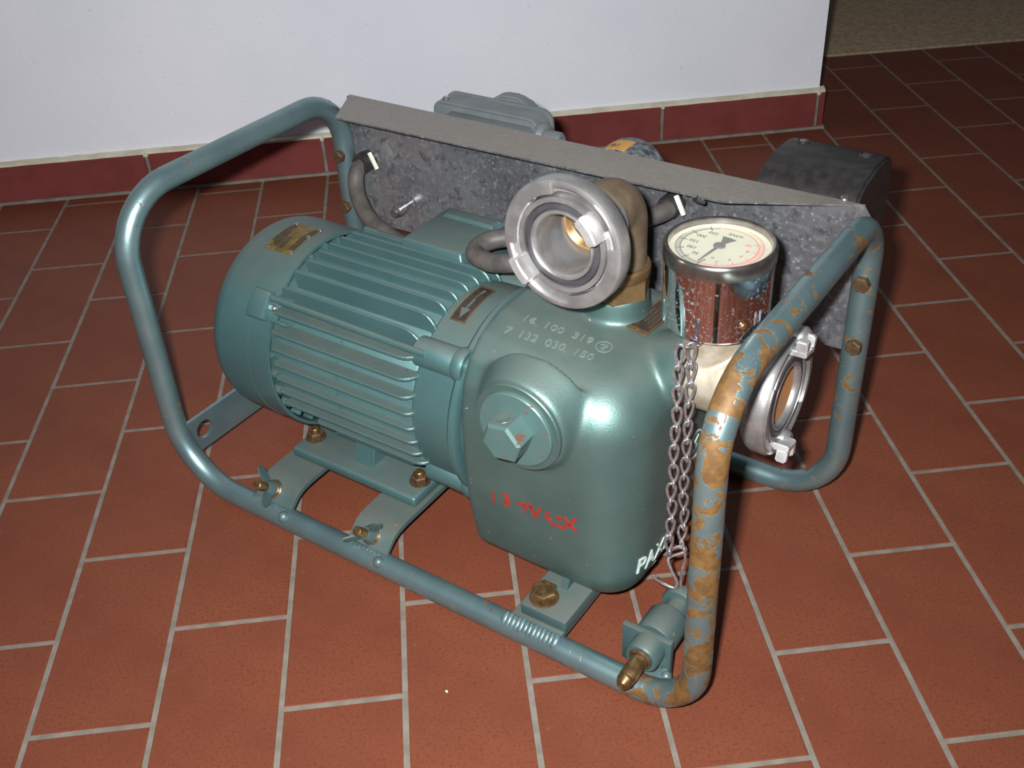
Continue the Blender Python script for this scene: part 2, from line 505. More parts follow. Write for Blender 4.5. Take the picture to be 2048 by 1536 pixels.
for c in range(-6, 19):
    x0 = c * 0.125 - J_OFF.get(c, 0) + JW / 2; x1 = (c + 1) * 0.125 - J_OFF.get(c + 1, 0) - JW / 2
    off = 0.0 if c % 2 else 0.125
    if c == -2: off += 0.03
    lim = (WX(x0) + 0.008) if x0 < WALL_END - 0.06 else Y_END
    for k in range(-4, 8):
        y0 = off + k * 0.25 + JW / 2; y1 = y0 + 0.25 - JW
        if y0 > lim - 0.008: continue
        if y1 < -0.62: continue
        if y1 > lim:
            me = tile_mesh(x1 - x0, lim - y0); me.materials.append(TILE)
            o = obj('tile', me, TILE, floor); o.location = (x0, y0, 0)
        else:
            o = obj('tile', base_tile, TILE, floor); o.location = (x0, y0, random.uniform(-0.0003, 0.0002))
            o.scale = ((x1 - x0) / (0.125 - JW), 1, 1)

ob = obj('carpet', box((2.4, 2.9, 0.001), (4.2, 2.38, 0.006), 0.002), CARPET)
ob['label'] = 'brown-grey carpet beyond the red tiles, right of the white wall'; ob['category'] = 'carpet'

# back wall: plaster above a skirting of red tiles, ending at a corner on the right
wa = math.atan(0.0165)
def wallrot(x): return Matrix.Rotation(wa, 3, 'Z')
def wpt(x, d, z): return Vector((x, WX(x) + d, z))
bm = bmesh.new()
W0, W1 = -2.4, WALL_END - 0.010
vs = []
for x, d in ((W0, 0.011), (W1, 0.011), (W1, 0.24), (W0, 0.24)):
    vs.append((bm.verts.new(wpt(x, d, -0.004)), bm.verts.new(wpt(x, d, 2.6))))
for i in range(4):
    a, b = vs[i], vs[(i + 1) % 4]; bm.faces.new([a[0], b[0], b[1], a[1]])
bm.faces.new([v[1] for v in vs])
obj('wall_back', bm, PLASTER, smooth=False, kind='structure')

SH = 0.0745
bm = bmesh.new()                                        # grout bed of the skirting
for (xa, xb, d0, d1) in ((W0, W1, 0.0035, 0.013), ):
    P = [wpt(xa, d0, -0.003), wpt(xb + 0.0065, d0, -0.003), wpt(xb + 0.0065, 0.24, -0.003), wpt(xa, 0.24, -0.003)]
    A = [bm.verts.new(p) for p in P]; B = [bm.verts.new(p + Vector((0, 0, SH))) for p in P]
    for i in range(4): bm.faces.new([A[i], A[(i + 1) % 4], B[(i + 1) % 4], B[i]])
    bm.faces.new(B); bm.faces.new(A[::-1])
bb = obj('baseboard_back', bm, GROUT, smooth=False, kind='structure')
joints = [-2.3, -1.966, -1.632, -1.298, -0.964, -0.63, -0.296, 0.0395, 0.374, 0.708, 1.0425, 1.3585]
def sk(xa, xb):
    bm = bmesh.new()
    A = [wpt(xa, 0, 0.0045), wpt(xb, 0, 0.0045), wpt(xb, 0, SH), wpt(xa, 0, SH)]
    B = [p + Vector((0, 0.008, 0)) for p in A]
    C = [wpt(xa + .0012, -0.001, 0.0057), wpt(xb - .0012, -0.001, 0.0057), wpt(xb - .0012, -0.001, SH - .0012), wpt(xa + .0012, -0.001, SH - .0012)]
    a = [bm.verts.new(p) for p in A]; b = [bm.verts.new(p) for p in B]; c = [bm.verts.new(p) for p in C]
    for i in range(4):
        j = (i + 1) % 4
        bm.faces.new([a[i], a[j], b[j], b[i]]); bm.faces.new([c[i], c[j], a[j], a[i]])
    bm.faces.new(c); bm.faces.new(b[::-1])
    obj('skirting_tile', bm, SKIRT, bb, smooth=False)
for a, b in zip(joints[:-1], joints[1:]): sk(a + 0.0035, b - 0.0035)
bm = bmesh.new()                                         # the tile that turns the corner
x = 1.362
P = [wpt(x, 0, 0), wpt(WALL_END, 0, 0), wpt(WALL_END, 0.24, 0), wpt(x, 0.24, 0)]
A = [bm.verts.new(p + Vector((0, 0, 0.0045))) for p in P]; B = [bm.verts.new(p + Vector((0, 0, SH))) for p in P]
for i in range(4): bm.faces.new([A[i], A[(i + 1) % 4], B[(i + 1) % 4], B[i]])
bm.faces.new(B); bm.faces.new(A[::-1])
obj('skirting_tile', bm, SKIRT, bb, smooth=False)
bm = bmesh.new()                                         # mortar bead at the foot of the skirting
n = 60; prev = None
for i in range(n + 1):
    x = W0 + (WALL_END + 0.004 - W0) * i / n
    ring = [bm.verts.new(wpt(x, 0.002, -0.001)), bm.verts.new(wpt(x, -0.006 + random.uniform(-.001, .001), -0.001)), bm.verts.new(wpt(x, -0.003, 0.004)), bm.verts.new(wpt(x, 0.002, 0.0055))]
    if prev:
        for k in range(4): bm.faces.new([prev[k], prev[(k + 1) % 4], ring[(k + 1) % 4], ring[k]])
    prev = ring
obj('grout_bead', bm, GROUT, bb)
bm = bmesh.new(); prev = None; n = 150                   # ragged cream filler on top of it
for i in range(n + 1):
    x = W0 + (WALL_END - W0) * i / n
    j = random.uniform(-.0008, .0008)
    ring = [bm.verts.new(wpt(x, 0.014, SH - .002)), bm.verts.new(wpt(x, 0.0005 + j, SH - .001)), bm.verts.new(wpt(x, 0.0015 + j, SH + .004)), bm.verts.new(wpt(x, 0.014, SH + .0085 + j))]
    if prev:
        for k in range(4): bm.faces.new([prev[k], prev[(k + 1) % 4], ring[(k + 1) % 4], ring[k]])
    else: bm.faces.new(ring)
    prev = ring
bm.faces.new(prev[::-1])
obj('filler_bead', bm, FILLET, bb)
for xj in joints[7:]:
    bm = bmesh.new(); bmesh.ops.create_icosphere(bm, subdivisions=2, radius=0.0048)
    for v in bm.verts: v.co += Vector((random.uniform(-1, 1), random.uniform(-1, 1), random.uniform(-1, 1))) * 0.0011; v.co += wpt(xj, -0.0005, SH - 0.001)
    obj('filler_blob', bm, FILLET, bb)

# ------------------------------------------------------------------ the pump: local axes u along the shaft, v away from the viewer, z up
root = bpy.data.objects.new('motor_pump', None); COL.objects.link(root)
root.location = (0.5265, 0.1372, 0); root.rotation_euler = (0, 0, math.atan2(-0.6391, 0.7691))
root.empty_display_size = 0.1
root['label'] = 'blue-green electric motor pump in a chipped tubular carrying frame on the red tiles'
root['category'] = 'pump'

# ---- carrying frame
TR = 0.0136
L, Rr, V1, ZB, ZT = -0.381, 0.325, 0.362, 0.0135, 0.386
loop = [(L, 0, ZB), (Rr, 0, ZB), (Rr, 0, ZT), (Rr, V1, ZT - .002), (Rr, V1, ZB), (L, V1, ZB), (L, V1, ZT), (L, 0, ZT)]
pts = fillet(loop, [0.085, 0.062, 0.07, 0.055, 0.075, 0.075, 0.062, 0.075], True, 10)
frame = obj('carrying_frame', tube(pts, TR, 24, True), FRAME, root, label='bent blue-grey steel tube frame with rusty chipped paint at the pump end')

def weld(u0, u1, v, z, n, slope=0.0):
    bm = bmesh.new()
    for i in range(n):
        u = u0 + (u1 - u0) * (i + .5) / n
        r = bmesh.ops.create_uvsphere(bm, u_segments=10, v_segments=6, radius=1.0)
        bmesh.ops.transform(bm, matrix=Matrix.Translation((u, v, z)) @ Matrix.Rotation(0.6, 4, 'X') @ Matrix.Diagonal(((u1 - u0) / n * random.uniform(.85, 1.05), 0.0085 * random.uniform(.9, 1.1), 0.0034, 1)), verts=r['verts'])
    return obj('weld_bead', bm, WELD, frame)

# ---- hat-shaped motor brackets
def bracket(u0, u1):
    prof = [(-0.008, 0.0165), (-0.004, 0.0215), (0.004, 0.0265), (0.012, 0.034), (0.02, 0.0405), (0.03, 0.0445), (0.045, 0.046), (0.317, 0.046), (0.332, 0.0445), (0.342, 0.0405), (0.35, 0.034), (0.358, 0.0265), (0.366, 0.0215), (0.37, 0.0165)]
    bm = bmesh.new(); th = 0.006; A = []
    for v, z in prof:
        A.append([bm.verts.new((u0, v, z)), bm.verts.new((u1, v, z)), bm.verts.new((u1, v, z - th)), bm.verts.new((u0, v, z - th))])
    for p, q in zip(A[:-1], A[1:]):
        for k in range(4): bm.faces.new([p[k], p[(k + 1) % 4], q[(k + 1) % 4], q[k]])
    bm.faces.new(A[0][::-1]); bm.faces.new(A[-1])
    return obj('support_bracket', bm, BRACK, root, ang=50)
b1 = bracket(-0.262, -0.203); b2 = bracket(-0.114, -0.057)
weld(-0.262, -0.209, -0.004, 0.0225, 9); weld(-0.114, -0.063, -0.004, 0.0225, 9)
for uu in (-0.206, -0.060):
    bm = bmesh.new(); bmesh.ops.create_uvsphere(bm, u_segments=14, v_segments=8, radius=0.0068)
    bmesh.ops.translate(bm, vec=(uu, -0.0075, 0.0235), verts=bm.verts)
    obj('weld_blob', bm, WELD, frame)

def wing_bolt(b, u, wing):
    n = Vector((0, -0.68, 0.73)); o = Vector((u, 0.014, 0.0355))
    obj('washer', cyl(o, n, 0.0125, 0.003, 24, .0006), STEEL, b)
    obj('brass_washer', cyl(o + n * .003, n, 0.0108, 0.003, 24, .0006), BRASS, b)
    x, y, _ = frame_of(n)
    w = (x * math.cos(wing) + y * math.sin(wing)).normalized()
    bm = lathe(o + n * .006, n, [(0, 0), (0, .0095), (.006, .0085), (.011, .0066), (.011, 0)], 24)
    for sg in (1, -1):
        P = [(0.003, 0.001), (0.013, 0.002), (0.022, 0.008), (0.026, 0.016), (0.0225, 0.0225), (0.013, 0.019), (0.006, 0.011)]
        t = n.cross(w).normalized()
        add_prism(bm, P if sg > 0 else P[::-1], lambda a, c, d: o + n * (.006 + c) + w * (a * sg) + t * d, -.0011, .0011)
    obj('wing_nut', bm, BRACK, b, ang=40)
    obj('bolt_end', cyl(o + n * .012, n, 0.0056, 0.022, 16, .001), BRASS, b, label='brass threaded bolt end')
wing_bolt(b1, -0.2395, 2.2); wing_bolt(b2, -0.085, 0.75)

# ---- strap with a hole between the left legs
bm = bmesh.new()
z0, z1, ua, ub = 0.040, 0.088, -0.3735, -0.3685
hc, hr = (0.031, 0.066), 0.0125
N = 32
outer = []
for i in range(N):
    a = 2 * PI * i / N; c, s = math.cos(a), math.sin(a)
    k = min((0.031 if c < 0 else 0.031) / max(abs(c), 1e-6), ((z1 - hc[1]) if s > 0 else (hc[1] - z0)) / max(abs(s), 1e-6))
    outer.append((hc[0] + c * k, hc[1] + s * k))
for cv, cz in ((0, z0), (0, z1), (.062, z0), (.062, z1)):
    i = min(range(N), key=lambda q: (outer[q][0] - cv) ** 2 + (outer[q][1] - cz) ** 2); outer[i] = (cv, cz)
rings = []
for uu in (ua, ub):
    rings.append(([bm.verts.new((uu, hc[0] + hr * math.cos(2 * PI * i / N), hc[1] + hr * math.sin(2 * PI * i / N))) for i in range(N)], [bm.verts.new((uu, a, b)) for a, b in outer]))
for i in range(N):
    j = (i + 1) % N
    (h0, o0), (h1, o1) = rings
    bm.faces.new([h0[i], h0[j], o0[j], o0[i]]); bm.faces.new([h1[i], o1[i], o1[j], h1[j]]); bm.faces.new([h0[i], h1[i], h1[j], h0[j]])
    bm.faces.new([o0[i], o0[j], o1[j], o1[i]])
add_box(bm, ((ua + ub) / 2, (0.062 + 0.355) / 2, (z0 + z1) / 2), (ub - ua, 0.355 - 0.062, z1 - z0))
obj('cross_strap', bm, FRAME, root, ang=40, label='flat steel strap with a round hole')

# ---- pump foot bar
bar = obj('pump_support_bar', box((0.1415, 0.181, 0.0215), (0.062, 0.374, 0.009), .0012), BRACK, root, ang=50)
weld(0.107, 0.173, -0.004, 0.026, 13)
obj('casting_foot', box((0.147, 0.165, 0.0335), (0.056, 0.310, 0.015), .0025), BRACK, bar)
bm = bmesh.new(); add_prism(bm, [(0.05, 0.04), (0.085, 0.04), (0.085, 0.075), (0.068, 0.075)], lambda a, b, d: Vector((d, a, b)), 0.144, 0.152)
obj('foot_web', bm, CAST, bar)
obj('washer', cyl((0.1365, 0.030, 0.041), (0, 0, 1), 0.0158, 0.0016, 28, .0004), RUST, bar)
obj('hex_bolt', hexa((0.1365, 0.030, 0.0426), (0, 0, 1), 0.0145, 0.011, 0.5), BRASS, bar, ang=25, label='yellow-passivated hex bolt')

# ---- motor
VA, ZA = 0.167, 0.179
AX = Vector((0, VA, ZA))
mh = obj('motor_housing', lathe(AX, (1, 0, 0), [(-0.262, 0), (-0.262, .104), (-0.258, .1090), (-0.046, .1090), (-0.04, .104), (-0.04, 0)], 64), BARREL, root, ang=40, label='finned blue-green motor body')

def fin(poly, f, d0, d1):
    bm = prism(poly, f, d0, d1)
    bmesh.ops.recalc_face_normals(bm, faces=bm.faces)
    bmesh.ops.bevel(bm, geom=list(bm.edges), offset=.0009, segments=1, affect='EDGES')
    return obj('cooling_fin', bm, MOTOR, mh, smooth=False)
def fin_poly(u0, u1, b, t, r=0.03, cut=0.004):
    h = t - b; r = min(r, h * 0.95)
    P = [(u0 + .004, b), (u1, b)]
    for k in range(7):
        a = PI / 2 * k / 6
        P.append((u1 - r + r * math.cos(a), t - r + r * math.sin(a)))
    P += [(u0 + cut, t), (u0, t - cut)]
    return P
vtips = [(0.0870, 0.2815), (0.1085, 0.2915), (0.1285, 0.2965), (0.1485, 0.2985), (0.1680, 0.2990), (0.1875, 0.2980), (0.2075, 0.2950), (0.2275, 0.2880), (0.2480, 0.2770)]
for v, t in vtips:
    b = ZA + math.sqrt(max(.0001, 0.1060 ** 2 - (v - VA) ** 2))
    fin(fin_poly(-0.239, -0.0365, min(b, t - .012), t), lambda a, c, d: Vector((a, d, c)), v - .0019, v + .0019)
htips = [(0.2570, 0.0655), (0.2365, 0.0555), (0.2172, 0.0505), (0.1976, 0.0490), (0.1780, 0.0488), (0.1590, 0.0500), (0.1395, 0.0545), (0.1200, 0.0630)]
for i, (z, tip) in enumerate(htips):
    d = VA - tip
    b = math.sqrt(max(.0001, 0.1060 ** 2 - (z - ZA) ** 2))
    u0 = -0.239 if i < 7 else -0.20
    for sg in (-1, 1):
        fin(fin_poly(u0, -0.0365, min(b, d - .012), d, r=.024), lambda a, c, e, sg=sg: Vector((a, VA + sg * c, e)), z - .0021, z + .0021)
# low fins near the foot
for z, tip in ((0.101, 0.079), (0.086, 0.098)):
    for sg in (-1, 1):
        fin(fin_poly(-0.19, -0.062, 0.04, VA - tip, r=.012), lambda a, c, e, sg=sg: Vector((a, VA + sg * c, e)), z - .0035, z + .0035)
for sg in (-1, 1):
    obj('tie_rod', tube([(-0.262, VA + sg * .0905, 0.2685), (-0.03, VA + sg * .0905, 0.2645)], .0042, 12), MOTOR, mh)
    # ribs of the bearing shield seen between cowl and fins
bm = bmesh.new()
for k in range(28):
    a = 2 * PI * k / 28
    c = Vector((0, math.cos(a), math.sin(a)))
    add_box(bm, AX + Vector((-0.247, 0, 0)) + c * .1115, (0.014, 0.010, 0.006), .001, Matrix.Rotation(a, 3, 'X'))
obj('bearing_ribs', bm, MOTOR, mh)
bm = bmesh.new()
for k in range(2):
    add_lathe(bm, AX, (1, 0, 0), [(-0.150 + k * .002, .1080), (-0.150 + k * .002, .1094), (-0.149 + k * .002, .1094), (-0.149 + k * .002, .1080)], 48)
obj('casting_seam', bm, MOTOR, mh)

# drive end shield
es = obj('end_shield', lathe(AX, (1, 0, 0), [(-0.046, .080), (-0.044, .1075), (-0.040, .1115), (0.006, .1125), (0.0085, .1150), (0.0125, .1195), (0.0175, .1195), (0.0195, .1165), (0.0200, .110), (0.020, .105), (0.041, .105)], 72), MOTOR, root, ang=40)
for a in (135, 225, 45, 315):
    c = Vector((0, math.cos(math.radians(a)), math.sin(math.radians(a))))
    bm = bmesh.new()
    o = AX + c * .110
    add_lathe(bm, o + Vector((-0.049, 0, 0)), (1, 0, 0), [(0, 0), (0, .0135), (.003, .0165), (.052, .0168), (.055, .015), (.055, 0)], 24)
    add_lathe(bm, o + Vector((0.004, 0, 0)), (1, 0, 0), [(0, 0), (0, .0180), (.004, .0195), (.010, .0195), (.0135, .018), (.0135, 0)], 28)
    add_lathe(bm, o + Vector((0.016, 0, 0)), (1, 0, 0), [(0, 0), (0, .0115), (.021, .0115), (.021, 0)], 20)
    obj('bolt_boss', bm, MOTOR, es, ang=40)
def cyl_patch(u0, u1, a0, a1, r, th, n=14):
    bm = bmesh.new(); rows = []
    for i in range(n + 1):
        a = a0 + (a1 - a0) * i / n; c = Vector((0, math.cos(a), math.sin(a)))
        rows.append([bm.verts.new(AX + Vector((u, 0, 0)) + c * rr) for u, rr in ((u0, r), (u1, r), (u1, r + th), (u0, r + th))])
    for p, q in zip(rows[:-1], rows[1:]):
        for k in range(4): bm.faces.new([p[k], p[(k + 1) % 4], q[(k + 1) % 4], q[k]])
    bm.faces.new(rows[0]); bm.faces.new(rows[-1][::-1])
    return bm
D = math.radians
obj('direction_plate', cyl_patch(-0.030, -0.012, D(83), D(113), .1125, .0007), PLATED, es, label='small dark plate with an arrow')
def cyl_shape(poly, r, d0, d1):
    """poly of (u, angle degrees)"""
    bm = bmesh.new()
    f = lambda a, c, d: AX + Vector((a, 0, 0)) + Vector((0, math.cos(D(c)), math.sin(D(c)))) * (r + d)
    add_prism(bm, poly, f, d0, d1); return bm
bm = cyl_shape([(-.0225, 86), (-.0225, 92), (-.0225, 98), (-.0225, 104), (-.0195, 104), (-.0195, 98), (-.0195, 92), (-.0195, 86)], .1132, 0, .0004)
add_prism(bm, [(-.0265, 104), (-.021, 111), (-.0155, 104)], lambda a, c, d: AX + Vector((a, 0, 0)) + Vector((0, math.cos(D(c)), math.sin(D(c)))) * (.1132 + d), 0, .0004)
obj('arrow_mark', bm, BRACK, es)
bm = cyl_patch(-0.0304, -0.0296, D(83), D(113.4), .1127, .0012)
for (a, b, c, d) in ((-.0124, -.0116, 83, 113.4), (-.0304, -.0116, 112.8, 113.4), (-.0304, -.0116, 82.6, 83.2)):
    t = cyl_patch(a, b, D(c), D(d), .1127, .0012, 8); m = bpy.data.meshes.new('t'); t.to_mesh(m); t.free(); bm.from_mesh(m)
obj('plate_edge', bm, BRONZE, es)

# fan cowl
prof = [(-0.241, .1185), (-0.241, .1225), (-0.318, .1225)]
for k in range(1, 8):
    a = PI / 2 * k / 7
    prof.append((-0.318 - .027 * math.sin(a), .0955 + .027 * math.cos(a)))
prof += [(-0.347, .05), (-0.347, 0)]
prof += [(-0.343, 0), (-0.342, .090), (-0.318, .1185)]
cowl = obj('fan_cowl', lathe(AX, (1, 0, 0), prof, 80, True), MOTOR, root, ang=45, label='dust-covered sheet metal fan cowl')
obj('cowl_seam', cyl_patch(-0.2735, -0.2725, D(150), D(238), .1222, .0009, 20), MOTOR, cowl)
# clip on the cowl at 45 degrees
a = D(140); c = Vector((0, math.cos(a), math.sin(a))); t = Vector((0, -math.sin(a), math.cos(a)))
rotm = Matrix((Vector((1, 0, 0)), t, c)).transposed()
bm = box(AX + Vector((-0.2615, 0, 0)) + c * .1235, (0.028, 0.034, 0.016), .003, rotm)
add_box(bm, AX + Vector((-0.243, 0, 0)) + c * .1195, (0.014, 0.031, 0.005), .0012, rotm)
for sg in (1, -1):
    add_box(bm, AX + Vector((-0.232, 0, 0)) + c * .118 + t * (sg * .0135), (0.022, 0.004, 0.010), .001, rotm)
obj('cowl_clip', bm, MOTOR, cowl, ang=40)
obj('clip_screw', cyl(AX + Vector((-0.2445, 0, 0)) + c * .121, c, .0042, .004, 14, .001), STEEL, cowl)
# nameplate on the cowl
R0 = .1225
obj('motor_nameplate', cyl_patch(-0.3015, -0.2600, D(82), D(109), R0, .0007), PLATEY, cowl, label='small brass motor nameplate with black print')
bm = bmesh.new()
for (ua, ub, da, db) in ((-.300, -.2965, 84, 103), (-.2955, -.2925, 86, 105), (-.2915, -.2885, 92, 106), (-.2870, -.2850, 97, 106), (-.2835, -.2810, 97, 106.5), (-.2800, -.2782, 99, 106.5), (-.2690, -.2655, 84, 100), (-.2645, -.2615, 84, 106), (-.2690, -.2655, 101, 106)):
    tb = cyl_patch(ua, ub, D(da), D(db), R0 + .0005, .0004, 8); m = bpy.data.meshes.new('t'); tb.to_mesh(m); tb.free(); bm.from_mesh(m)
obj('plate_print', bm, PLATED, cowl)
for (uu, da) in ((-.2992, 107.2), (-.2622, 107.4), (-.2992, 83.5), (-.2625, 83.0), (-.2625, 92.5)):
    cc = Vector((0, math.cos(D(da)), math.sin(D(da))))
    bm = lathe(AX + Vector((uu, 0, 0)) + cc * (R0 + .0005), cc, [(0, .0030), (.0008, .0028), (.0016, .0016), (.0019, 0)], 14)
    obj('rivet', bm, STEEL, cowl)

# terminal box on the far shoulder
def taper(u0, u1, v0, v1, z0, z1, dt, bev):
    bm = bmesh.new()
    A = [bm.verts.new(p) for p in ((u0, v0, z0), (u1, v0, z0), (u1, v1, z0), (u0, v1, z0))]
    B = [bm.verts.new(p) for p in ((u0 + dt, v0 + dt, z1), (u1 - dt, v0 + dt, z1), (u1 - dt, v1 - dt, z1), (u0 + dt, v1 - dt, z1))]
    bm.faces.new(A[::-1]); bm.faces.new(B)
    for i in range(4): bm.faces.new([A[i], A[(i + 1) % 4], B[(i + 1) % 4], B[i]])
    bmesh.ops.bevel(bm, geom=list(bm.edges), offset=bev, segments=3, affect='EDGES', profile=.5)
    return bm
tb = obj('terminal_box', taper(-0.169, -0.082, 0.214, 0.310, 0.230, 0.285, .001, .003), MOTOR, root, ang=40)
obj('terminal_lid', taper(-0.172, -0.079, 0.2115, 0.3125, 0.2855, 0.3000, .005, .003), MOTOR, tb, ang=40)
obj('lid_step', taper(-0.160, -0.085, 0.281, 0.304, 0.2985, 0.3035, .004, .0015), MOTOR, tb, ang=40)
obj('cable_gland', cyl((-0.083, 0.272, 0.258), (1, 0, 0), .015, .022, 6), BLACK, tb)

# motor feet
for sg in (-1, 1):
    vc = VA + sg * .0715
    bm = box((-0.1575, vc, 0.0535), (0.192, 0.062, 0.014), .0045, None, 3)
    foot = obj('motor_foot', bm, MOTOR, root, ang=40)
    bm = bmesh.new()
    add_prism(bm, [(vc + sg * .012, .058), (vc - sg * .026, .058), (vc - sg * .026, .115), (vc - sg * .004, .115)], lambda a, b, d: Vector((d, a, b)), -0.170, -0.140)
    bmesh.ops.bevel(bm, geom=list(bm.edges), offset=.003, segments=2, affect='EDGES')
    obj('foot_pillar', bm, MOTOR, foot, ang=40)
    for uu in (-0.2395, -0.0760):
        o = (uu, vc - .0005, 0.0605)
        obj('foot_nut', hexa(o, (0, 0, 1), .0105, .0095, .3), RUST, foot, ang=25)
        obj('foot_washer', cyl((uu, vc - .0005, .0602), (0, 0, 1), .0128, .0018, 24), RUST, foot)
        obj('foot_stud', cyl((uu, vc - .0005, .069), (0, 0, 1), .0056, .0065, 16, .001), BRASS, foot)
obj('drain_boss', cyl((-0.045, 0.098, 0.083), (1, -.06, 0), .0105, .084, 20), MOTOR, es)

# ---- pump casing: one casting, blended from its masses
front = [(.070, .0435), (.060, .0490), (.0535, .060), (.0480, .088), (.0435, .120), (.041, .155), (.041, .19), (.0435, .233), (.051, .268), (.064, .290), (.087, .307), (.123, .3155)]
P = []
for v, z in front:
    for vv in (v, .33 - v):
        P += [Vector((.0345, vv, z)), Vector((.050, vv, z))]
for vv in (0, 1):
    f = lambda v: v if not vv else .33 - v
    P += sph_pts((.180, f(.0885), .085), .046) + sph_pts((.166, f(.1005), .2460), .0585)
P += sph_pts((.180, .165, .262), .0450)
body = hull(P)
boss = hull(circ_pts((.117, .064, .256), (0, -1, 0), .066) + circ_pts((.117, .029, .260), (0, -1, 0), .0485))
flange = hull(circ_pts((.132, .188, .292), (0, 0, 1), .036) + circ_pts((.132, .188, .312), (0, 0, 1), .0320) + circ_pts((.132, .188, .334), (0, 0, 1), .0320))
sboss = hull(circ_pts((.160, .165, .262), (1, 0, 0), .034) + circ_pts((.218, .165, .2800), (1, 0, 0), .0405) + circ_pts((.232, .165, .2840), (1, 0, 0), .0405))
lboss = hull(circ_pts((.215, .232, .120), (1, 0, 0), .040) + circ_pts((.232, .232, .120), (1, 0, 0), .034))
cm = remesh([body, boss, flange, sboss, lboss], 'pump_casing', .0024, 22, CAST)
casing = obj('pump_casing', cm, CAST, root, label='rounded blue-green cast pump casing with red scrawl on its front')
bvh = BVHTree.FromPolygons([v.co for v in cm.vertices], [list(p.vertices) for p in cm.polygons])
obj('casing_flange', lathe(AX, (1, 0, 0), [(.028, .06), (.028, .113), (.037, .113), (.037, .06)], 64), CAST, casing)

# filler plug
pc = Vector((.117, .0300, .260)); nd = Vector((0, -1, 0))
obj('plug_seat', lathe(pc, nd, [(0, 0), (0, .0475), (.0035, .0475), (.0045, .0465), (.0045, 0)], 64), CAST, casing)
plug = obj('plug_washer', lathe(pc + nd * .0045, nd, [(0, 0), (0, .0405), (.003, .0405), (.0042, .0392), (.0042, 0)], 64), HEXP, casing, ang=30)
hx = hexa(pc + nd * .0085, nd, .0222, .024, 0.16, .10)
obj('plug_hex', hx, HEXP, casing, ang=25, label='hex plug head with scratched paint and a small cross hole')
x, y, _ = frame_of(nd)
ang = 0.16 + PI / 6
for k in range(6):
    q = x * math.cos(ang + k * PI / 3) + y * math.sin(ang + k * PI / 3)
    if q.z > 0.8:
        obj('plug_hole', lathe(pc + nd * .0195 + q * .0191, q, [(0, 0), (.0003, .0052), (.0006, .0062), (0, .0066)], 20), CAST, casing)

# raised casting numbers, emblem, painted and scratched writing
def cast_text(s, size, o, sd, td, cd, mat, name, ex=.0007, shear=0.0, curve=0.0, width=None):
    V, F = text_geo(s, size, ex, shear)
    if width:
        k = width / max(v.x for v in V); V = [Vector((v.x * k, v.y, v.z)) for v in V]
    return obj(name, conform(V, F, o, sd, td, cd, bvh, curve), mat, casing, smooth=False)
DN = (0, 0, -1)
E1 = Vector((1, .05, 0)).normalized(); E2 = Vector((-.05, 1, 0)).normalized()
cast_text('16  100  319', .0135, (.0640, .1165, .4), E1, E2, DN, PALEC, 'casting_number', .0010, width=.078)
cast_text('7  132  030  150', .0135, (.0570, .0945, .4), E1, E2, DN, PALEC, 'casting_number', .0010, width=.098)
def ring_on(o, r, w, sd, td, cd, mat, name, n=36):
    V = []; F = []
    for i in range(n):
        a = 2 * PI * i / n
        for rr in (r, r - w):
            for h in (.0007, -.0007): V.append(Vector((rr * math.cos(a), rr * math.sin(a), h)))
    for i in range(n):
        a, b = 4 * i, 4 * ((i + 1) % n)
        F += [[a, a + 2, b + 2, b], [a, b, b + 1, a + 1], [a + 2, a + 3, b + 3, b + 2], [a + 1, b + 1, b + 3, a + 3]]
    return obj(name, conform(V, F, o, sd, td, cd, bvh), mat, casing)
ring_on((.1545, .1235, .4), .0085, .0012, E1, E2, DN, PALEC, 'casting_emblem')
V, F = stroke([(-.0042, .001), (-.001, .0034), (.0034, .0020), (.0005, -.0004), (-.0012, -.0036), (.0030, -.0040)], .0012, .0008)
obj('casting_emblem', conform(V, F, (.1545, .1235, .4), E1, E2, DN, bvh), PALEC, casing)
FWD = (0, 1, 0)
strokes = [
    [(0, .006), (.001, -.006)],
    [(.011, .0055), (.016, .006), (.016, .001), (.012, -.002), (.016, -.003), (.019, -.002)],
    [(.026, .001), (.032, .003), (.034, -.002), (.033, -.005)], [(.034, .002), (.039, .004), (.041, -.001)],
    [(.041, .004), (.045, -.006), (.0505, .005)],
    [(.060, .003), (.0565, .000), (.0575, -.004), (.062, -.003)],
    [(.066, -.001), (.070, .001), (.0715, -.002)],
    [(.060, -.0075), (.072, -.008), (.079, -.003), (.087, .006)], [(.074, .003), (.081, -.003), (.087, -.008)]]
bm = bmesh.new()
for s in strokes:
    V, F = stroke(s, .0036, .0003)
    t = conform(V, F, (.0705, -.03, .1420), Vector((1.15, 0, .10)), Vector((0, 0, 1.35)), FWD, bvh); m = bpy.data.meshes.new('t'); t.to_mesh(m); t.free(); bm.from_mesh(m)
obj('red_scrawl', bm, REDP, casing, smooth=False, label='red hand-painted scrawl')
SIDE = (-1, 0, 0)
cast_text('PAXBI', .0260, (.4, .0690, .0850), (0, 1, -.15), (0, .1, 1), SIDE, WHITEP, 'raised_letters', .0010, .1, 0.0, width=.076)
V, F = stroke([(0, 0), (.004, .012)], .0035, .001)
obj('raised_letters', conform(V, F, (.4, .1075, .058), (0, 1, 0), (0, 0, 1), SIDE, bvh), PALEC, casing)
V, F = stroke([(0, 0), (.003, .004)], .003, .001)
obj('raised_letters', conform(V, F, (.4, .103, .044), (0, 1, 0), (0, 0, 1), SIDE, bvh), PALEC, casing)
ring_on((.5, .190, .172), .0165, .002, (0, 1, 0), (0, 0, 1), SIDE, WHITEP, 'round_emblem')
V, F = stroke([(-.006, -.008), (.002, -.002), (-.003, .002), (.006, .009)], .003, .0006)
obj('round_emblem', conform(V, F, (.5, .190, .172), (0, 1, 0), (0, 0, 1), SIDE, bvh), WHITEP, casing)

